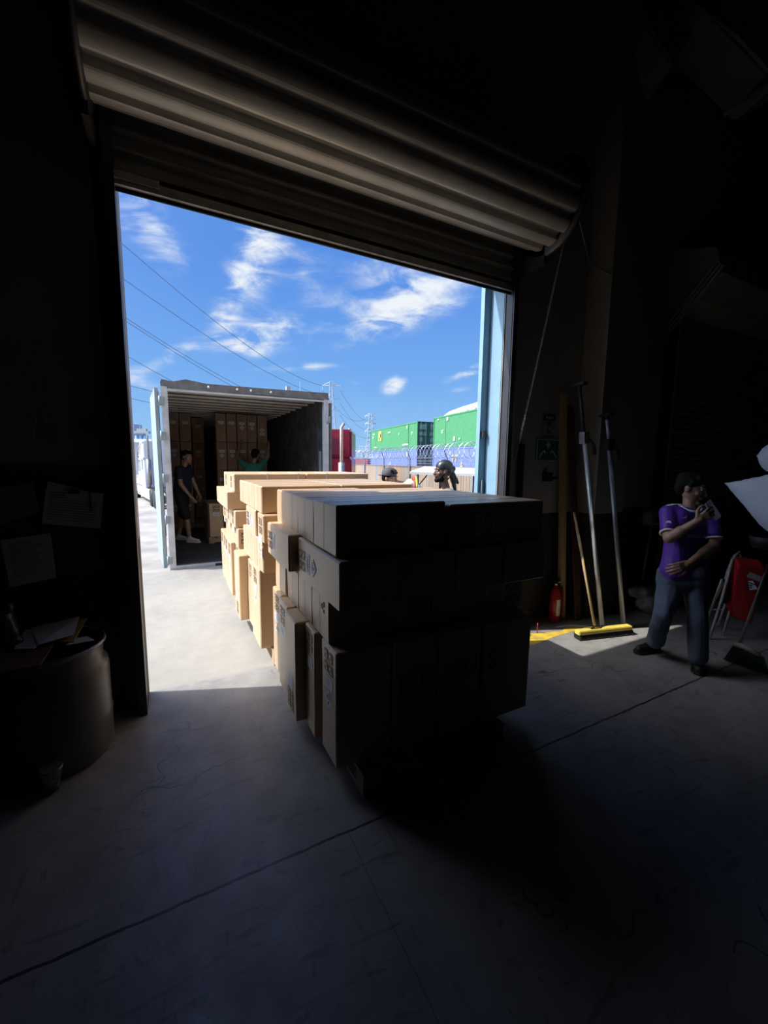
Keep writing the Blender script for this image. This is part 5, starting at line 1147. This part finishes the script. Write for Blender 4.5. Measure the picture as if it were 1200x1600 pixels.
    for cu, cv, sx, sz in ((739, 636, 4.2, 4.6), (728, 639.5, 2.4, 4.0)):
        ps = []
        for t in [2*math.pi*k/20 for k in range(20)]:
            dd = ray(cu+sx*math.cos(t)*(1+.2*math.cos(3*t)), cv+sz*math.sin(t)*(1+.15*math.sin(2*t))); ps.append(CAM+dd*((P[0]-CAM).dot(PN)/dd.dot(PN))*.998)
        b.poly(ps, M['pink'])
    lab(b.build('emblem', r, origin=org), 'pale pink blotchy emblem')
    # pylons
    def pylon(u, v, D, Ht, lb, wd):
        top = at(u, v, D); base = V((top.x, top.y, GZ)); Ht = top.z-GZ; r = thing('transmission_tower', lb, 'pylon', base); b = MB(); ax = hR; ay = hF; tr = .13*D/200
        W = lambda t: wd*(1-t)**1.3*.5+.5*(D/200)
        lv = [0, .12, .24, .35, .45, .54, .62, .69, .76, .82, .88, .94, 1.0]
        C_ = lambda t, i, j: base+ax*W(t)*i+ay*W(t)*j+V((0, 0, Ht*t))
        for i in (-1, 1):
            for j in (-1, 1): b.tube([C_(t, i, j) for t in lv], tr*1.1, M['tower'], 4)
        for t0, t1 in zip(lv, lv[1:]):
            for (p, q) in (((-1, -1), (1, -1)), ((1, -1), (1, 1)), ((1, 1), (-1, 1)), ((-1, 1), (-1, -1))):
                b.tube([C_(t0, *p), C_(t1, *q)], tr*.7, M['tower'], 3); b.tube([C_(t0, *q), C_(t1, *p)], tr*.7, M['tower'], 3); b.tube([C_(t1, *p), C_(t1, *q)], tr*.7, M['tower'], 3)
        b.build('lattice_mast', r, origin=base)
        arms = []
        for t in (.95, .80, .66):
            b = MB(); z = Ht*t; L = Ht*.105
            for s_ in (-1, 1):
                e = base+ax*s_*L+V((0, 0, z)); b.tube([C_(t, s_, -1), e], tr, M['tower'], 4); b.tube([C_(t, s_, 1), e], tr, M['tower'], 4); b.tube([C_(min(1, t+.045), s_, 0), e], tr, M['tower'], 4); b.tube([e, e-V((0, 0, Ht*.05))], tr*1.1, M['tower'], 4); arms.append(e-V((0, 0, Ht*.05)))
            b.build('crossarm', r, origin=base)
        return arms
    A1 = pylon(517.5, 596, 200, 40, 'tall lattice pylon right behind the trailer roof corner', 7)
    A2 = pylon(579, 646, 330, 40, 'smaller distant lattice pylon above the farther green container', 8)
    r = thing('substation_frame', 'faint distant steel gantry at the left end of the containers', 'gantry', V((at(566, 716, 260).x, at(566, 716, 260).y, GZ)))
    for (u, v) in ((562, 697), (567, 697), (571, 698), (574, 700)):
        b = MB(); t = at(u, v, 260); b.tube([V((t.x, t.y, GZ)), t], .28, M['tower'], 4); b.build('mast', r, origin=world_loc(r))
    b = MB(); 
    for v in (698, 705): b.tube([at(560, v, 260), at(576, v, 260)], .2, M['tower'], 4)
    b.build('beam', r, origin=world_loc(r))
    # power lines: catenaries from far behind the building to the first tower, then on to the second
    def cable(pts, rad, label, grp):
        (u0, v0, d0), (u1, v1, d1) = pts[0], pts[-1]; a, c = at(u0, v0, d0), (at(u1, v1, d1) if not isinstance(pts[-1], V) else pts[-1]); sag = pts[1]
        b = MB(); b.tube([a.lerp(c, t)-V((0, 0, sag*4*t*(1-t))) for t in [k/24 for k in range(25)]], [rad*(.45+.55*t) for t in [k/24 for k in range(25)]], M['cable'], 5); tag(b.build('power_cable', origin=a), label, 'cable', grp)
    for i, (p0, p1, sg, lb) in enumerate((((150, 345, 60), (505, 603, 196), 4.2, 'highest power cable crossing the whole sky to the pylon'), ((140, 398, 62), (507, 618, 196), 3.4, 'second highest power cable, crossing above the trailer'),
                                     ((150, 466, 66), (470, 640, 196), 3.0, 'upper of the close pair of power cables at the left'), ((150, 471, 66), (480, 652, 200), 3.0, 'lower of the close pair of power cables at the left'),
                                     ((150, 528, 70), (400, 650, 190), 2.0, 'single low power cable left above the trailer corner'), ((150, 586, 80), (330, 622, 160), 1.5, 'faint low cable left of the trailer, upper one'), ((150, 608, 80), (330, 640, 160), 1.2, 'faint low cable left of the trailer, lower one'))):
        cable((p0, sg, p1), .10, lb, None)
    for i, e in enumerate(A1):
        if i % 2 == 1 or i == 0:
            t = A2[i]; b = MB(); b.tube([e.lerp(t, k/16)-V((0, 0, 7*4*(k/16)*(1-k/16))) for k in range(17)], .09, M['cable'], 4); tag(b.build('power_cable', origin=e), 'thin cable sagging between the two pylons, from the %s' % ('upper left arm', 'upper right arm', '', 'middle right arm', '', 'lowest right arm')[i], 'cable', 'cables between the pylons')
    # thin antenna and far tower over the trailer roof
    t = at(469, 596, 150); b = MB(); b.tube([V((t.x, t.y, GZ)), t], .12, M['tower'], 5); tag(b.build('antenna_mast', origin=(t.x, t.y, GZ)), 'thin antenna mast poking above the trailer roof', 'antenna')
    t = at(450, 604, 180); b = MB(); b.box((-.9, -.9, 0), (.9, .9, t.z-GZ), M['bldgrey'], o=V((t.x, t.y, GZ))); tag(b.build('distant_chimney', origin=(t.x, t.y, GZ)), 'pale stubby chimney just above the trailer roof', 'chimney')
    # utility pole by the left jamb
    t = at(193.5, 560, 70); r = thing('utility_pole', 'wooden utility pole at the left door rail, only crossarm tips showing', 'pole', V((t.x, t.y, GZ)))
    b = MB(); b.tube([V((t.x, t.y, GZ)), t], .14, M['darkwood'], 8); b.build('pole', r, origin=world_loc(r))
    for v in (575, 591):
        b = MB(); c = at(193.5, v, 70); b.tube([c-hR*.9, c+hR*.9], .07, M['darkwood'], 6); b.build('crossarm', r, origin=world_loc(r))
    # far left buildings
    def blk(u0, u1, v, D, m_, name, label, roof=None):
        a, c = at(u0, v, D), at(u1, v, D); b = MB(); q = V((a.x, a.y, GZ)); w = (V((c.x, c.y, 0))-V((a.x, a.y, 0))).length
        b.slab([q, q+hR*w, q+hR*w+hF*w*.8, q+hF*w*.8], (0, 0, a.z-GZ), m_)
        if roof: b.slab([q-hR*.5-hF*.5+V((0, 0, a.z-GZ)), q+hR*(w+.5)-hF*.5+V((0, 0, a.z-GZ)), q+hR*(w+.5)+hF*w*.8+V((0, 0, a.z-GZ)), q-hR*.5+hF*w*.8+V((0, 0, a.z-GZ))], (0, 0, roof), M['fabricwhite'])
        return tag(b.build(name, origin=q), label, 'building')
    blk(180, 208.5, 662, 210, M['bldblue'], 'tall_building', 'plain blue grey tower block at the left door rail')
    for i, u in enumerate((212, 218.5, 225)):
        c = at(u+2.5, 682, 185); q = V((c.x, c.y, GZ)); b = MB(); b.lathe([(1.0, 0), (1.0, 1.0)], (0, 0, 0), M['silo']) if False else b.lathe([(.88, 0), (.88, c.z-GZ), (.6, c.z-GZ+.6), (0, c.z-GZ+.7)], q, M['silo'], 20); tag(b.build('storage_silo', origin=q), ('leftmost', 'middle', 'rightmost')[i]+' of three small blue silos beyond the white truck', 'silo', 'silos beyond the white truck')
    b = MB(); c = at(221, 673, 184); b.box((-3.6, -1, -1.2), (3.6, 1, -.2), M['bldgrey'], R=Matrix((hR, hF, V((0, 0, 1)))).transposed(), o=c); b.box((-1.8, -.6, -.2), (2.4, .6, .9), M['bldgrey'], R=Matrix((hR, hF, V((0, 0, 1)))).transposed(), o=c); b.tube([c+V((-.5, 0, .9)), c+V((-.5, 0, 2.2))], .15, M['tower'], 5); b.box((-.5, -.5, -c.z+GZ), (.5, .5, -1.1), M['bldgrey'], o=c+hF*2); tag(b.build('conveyor_house', origin=c), 'pale machinery housing on top of the three blue silos', 'machinery')
    blk(196, 236, 691, 120, M['bldgrey'], 'low_warehouse', 'long low grey warehouse with a pale roof edge behind the white truck', roof=1.0)
    # far horizon strip of sheds and trees
    for i, (u0, u1, v, D, m_, lb) in enumerate(((552, 574, 715.5, 150, 'bldgrey', 'thin far grey shed on the horizon above the maroon rail car'), (196, 214, 706, 70, 'bldgrey', 'grey shed with machinery left of the white truck'))):
        blk(u0, u1, v, D, M[m_], 'distant_shed', lb)
    # trucks
    def truck(pos, heading, m_, dm, label, s=1., sleeper=True):
        d = V((math.cos(heading), math.sin(heading), 0)); w = V((-d.y, d.x, 0)); R_ = Matrix((d, w, V((0, 0, 1)))).transposed(); o = V(pos)
        r = thing('semi_truck', label, 'truck', o); g = lambda x, y, z: o+R_ @ V((x, y, z))
        def pri(prof, y0, y1, m2, nm, bev=.04, lb=None):
            b = MB(); b.slab([g(x, y0, z) for x, z in prof], w*(y1-y0), m2); c = b.build(nm, r, bevel=bev, origin=o)
            if lb: c['label'] = lb
            return c
        pri([(.0, 1.0), (2.3, 1.0), (2.3, 2.1), (1.9, 2.9), (.0, 2.9)], -1.1, 1.1, m_, 'cab')
        if sleeper: pri([(-1.8, 1.0), (0.02, 1.0), (.02, 3.9), (-1.8, 3.9)], -1.2, 1.2, m_, 'sleeper')
        pri([(.0, 2.9), (1.9, 2.88), (1.2, 3.55), (.6, 3.85), (0, 3.92)] if sleeper else [(.0, 2.9), (1.95, 2.88), (1.7, 3.6), (1.3, 4.0), (0, 4.0)], -1.1, 1.1, m_, 'roof_fairing', .08)
        pri([(2.3, 1.0), (3.9, .95), (4.0, 1.5), (3.7, 1.85), (2.3, 2.1)], -.85, .85, m_, 'hood', .12)
        pri([(3.85, .55), (4.15, .55), (4.15, .95), (3.85, .95)], -1.2, 1.2, M['chrome'], 'bumper', .04)
        xr = -6.2 if sleeper else -2.6
        pri([(0, .75), (xr, .75), (xr, 1.0), (0, 1.0)], -.45, .45, M['darksteel'], 'chassis', .02)
        for y in (-1.22, .92):
            pri([(2.5, .5), (2.6, 1.1), (2.95, 1.35), (3.5, 1.35), (3.85, 1.05), (3.9, .7), (3.75, .75), (3.45, 1.1), (3.0, 1.1), (2.75, .8), (2.72, .5)], y, y+.30, m_, 'fender', .03)
        for y in (-1.2, 1.15): pri([(-3.2 if sleeper else -.2, .35), (2.4, .35), (2.4, .98), (-3.2 if sleeper else -.2, .98)], y, y+.05, m_, 'side_skirt', .015)
        for y in (-1.2, 1.115): pri([(.9, .42), (1.9, .42), (1.9, .52), (.9, .52)], y, y+.09, M['darksteel'], 'step', .01)
        for y in (-1.125, 1.10):
            pri([(.75, 1.95), (2.1, 1.95), (1.85, 2.72), (.75, 2.72)], y, y+.025, M['glass'], 'side_window', .01)
        for y in ((-1.235, 1.20) if sleeper else ()): pri([(-1.1, 2.1), (-.75, 2.1), (-.75, 2.9), (-1.1, 2.9)], y, y+.03, M['glass'], 'sleeper_window', .01)
        if not sleeper:
            for y in (-1.14, 1.1): pri([(.3, 3.05), (1.6, 3.0), (1.6, 3.85), (.9, 3.85), (.5, 3.6)], y, y+.04, dm, 'fairing_moulding', .01)
        for y in ((-1.24, 1.2) if sleeper else ()): pri([(-1.8, 2.75), (-.5, 2.75), (.0, 3.0), (.02, 3.6), (-.5, 3.85), (-1.75, 3.85), (-1.75, 3.75), (-.6, 3.72), (-.2, 3.5), (-.25, 3.05), (-.7, 2.88), (-1.8, 2.88)], y, y+.04, dm, 'fairing_moulding', .01)
        b = MB(); b.slab([g(2.31, -.95, 2.1), g(2.31, .95, 2.1), g(1.93, .95, 2.82), g(1.93, -.95, 2.82)], d*.02, M['glass']); b.build('windscreen', r, origin=o)
        for (x, y) in ((3.25, -1.2), (3.25, .92), (-3.6 if sleeper else -1.6, -1.25), (-3.6 if sleeper else -1.6, .7))+(((-4.9, -1.25), (-4.9, .7)) if sleeper else ()):
            b = MB(); b.lathe([(0, 0), (.28, 0), (.30, .05), (.48, .03), (.52, .08), (.52, .44), (.48, .5), (0, .5)], g(x, y, .52), M['black'], 22, axis=w); b.lathe([(0, -.01), (.25, -.01), (.25, .06)], g(x, y, .52), M['chrome'], 14, axis=w); b.build('wheel', r, origin=o)
        for y in (-1, 1):
            b = MB(); b.tube([g(2.1, y*1.1, 2.4), g(2.25, y*1.5, 2.4)], .03, M['chrome'], 6); b.tube([g(2.1, y*1.1, 1.9), g(2.25, y*1.5, 1.9)], .03, M['chrome'], 6); b.box((2.18, y*1.5-.12, 1.75), (2.30, y*1.5+.12, 2.55), m_, R=R_, o=o); b.build('mirror', r, origin=o, bevel=.03)
            b = MB(); sx, sy = (-1.98, .98) if sleeper else (.36, 1.30); b.tube([g(sx, y*sy, 1.0), g(sx, y*sy, 4.05), g(sx-.1, y*sy, 4.2)], [.065, .065, .055], M['steel'] if sleeper else M['stack'], 10); b.tube([g(sx, y*sy, 1.2), g(sx, y*sy, 2.75)], .13, M['steel'], 14); b.build('exhaust_stack', r, origin=o)
        return r
    # white truck far left, heading away to the left
    p = V((at(224, 785, 27).x, at(224, 785, 27).y, GZ)); hd = math.atan2(math.cos(math.radians(-9.5)), math.sin(math.radians(-9.5)))
    truck(p+V((1.15, .3, 0)), hd, M['white'], M['bldgrey'], 'white semi truck cab at the far left, seen past the open trailer door')
    # maroon truck right of the trailer, side on, heading left
    q = at(549, 721, 15.5); p = V((q.x, q.y, GZ)); th = math.atan2(-hR.y, -hR.x)
    truck(p+hF*1.2, th, M['maroon'], M['maroon2'], 'maroon semi truck side on, just right of the trailer', sleeper=False)
    # twin signal discs beside the maroon truck
    b = MB(); t = at(551, 690, 40); 
    for v in (681, 687, 694, 700): b.lathe([(0, 0), (.18, 0), (.18, .06), (0, .06)], at(551.5, v, 40), M['inkblack'], 16, axis=-hF); b.lathe([(.10, .0), (.14, -.02), (.14, .0)], at(551.5, v, 40)-hF*.07, M['tower'], 16, axis=-hF)
    b.tube([V((t.x, t.y, GZ)), at(551.5, 700, 40)], .04, M['postdark'], 6); tag(b.build('rail_signal', origin=(t.x, t.y, GZ)), 'slim rail signal with stacked dark discs right of the maroon truck', 'signal')
M['doorlabel'] = mat('faded_door_placards', (.18, .30, .24), .6, var=.3, nscale=2); M['darkdoor'] = mat('dark_blue_door', (.06, .07, .13), .6)
M['postdark'] = mat('dark_fence_post', (.10, .10, .11), .6); M['razor'] = mat('razor_wire', (.55, .58, .66), .4, .4); M['stack'] = mat('tan_heat_shield', (.62, .46, .36), .4, .4)
yard()
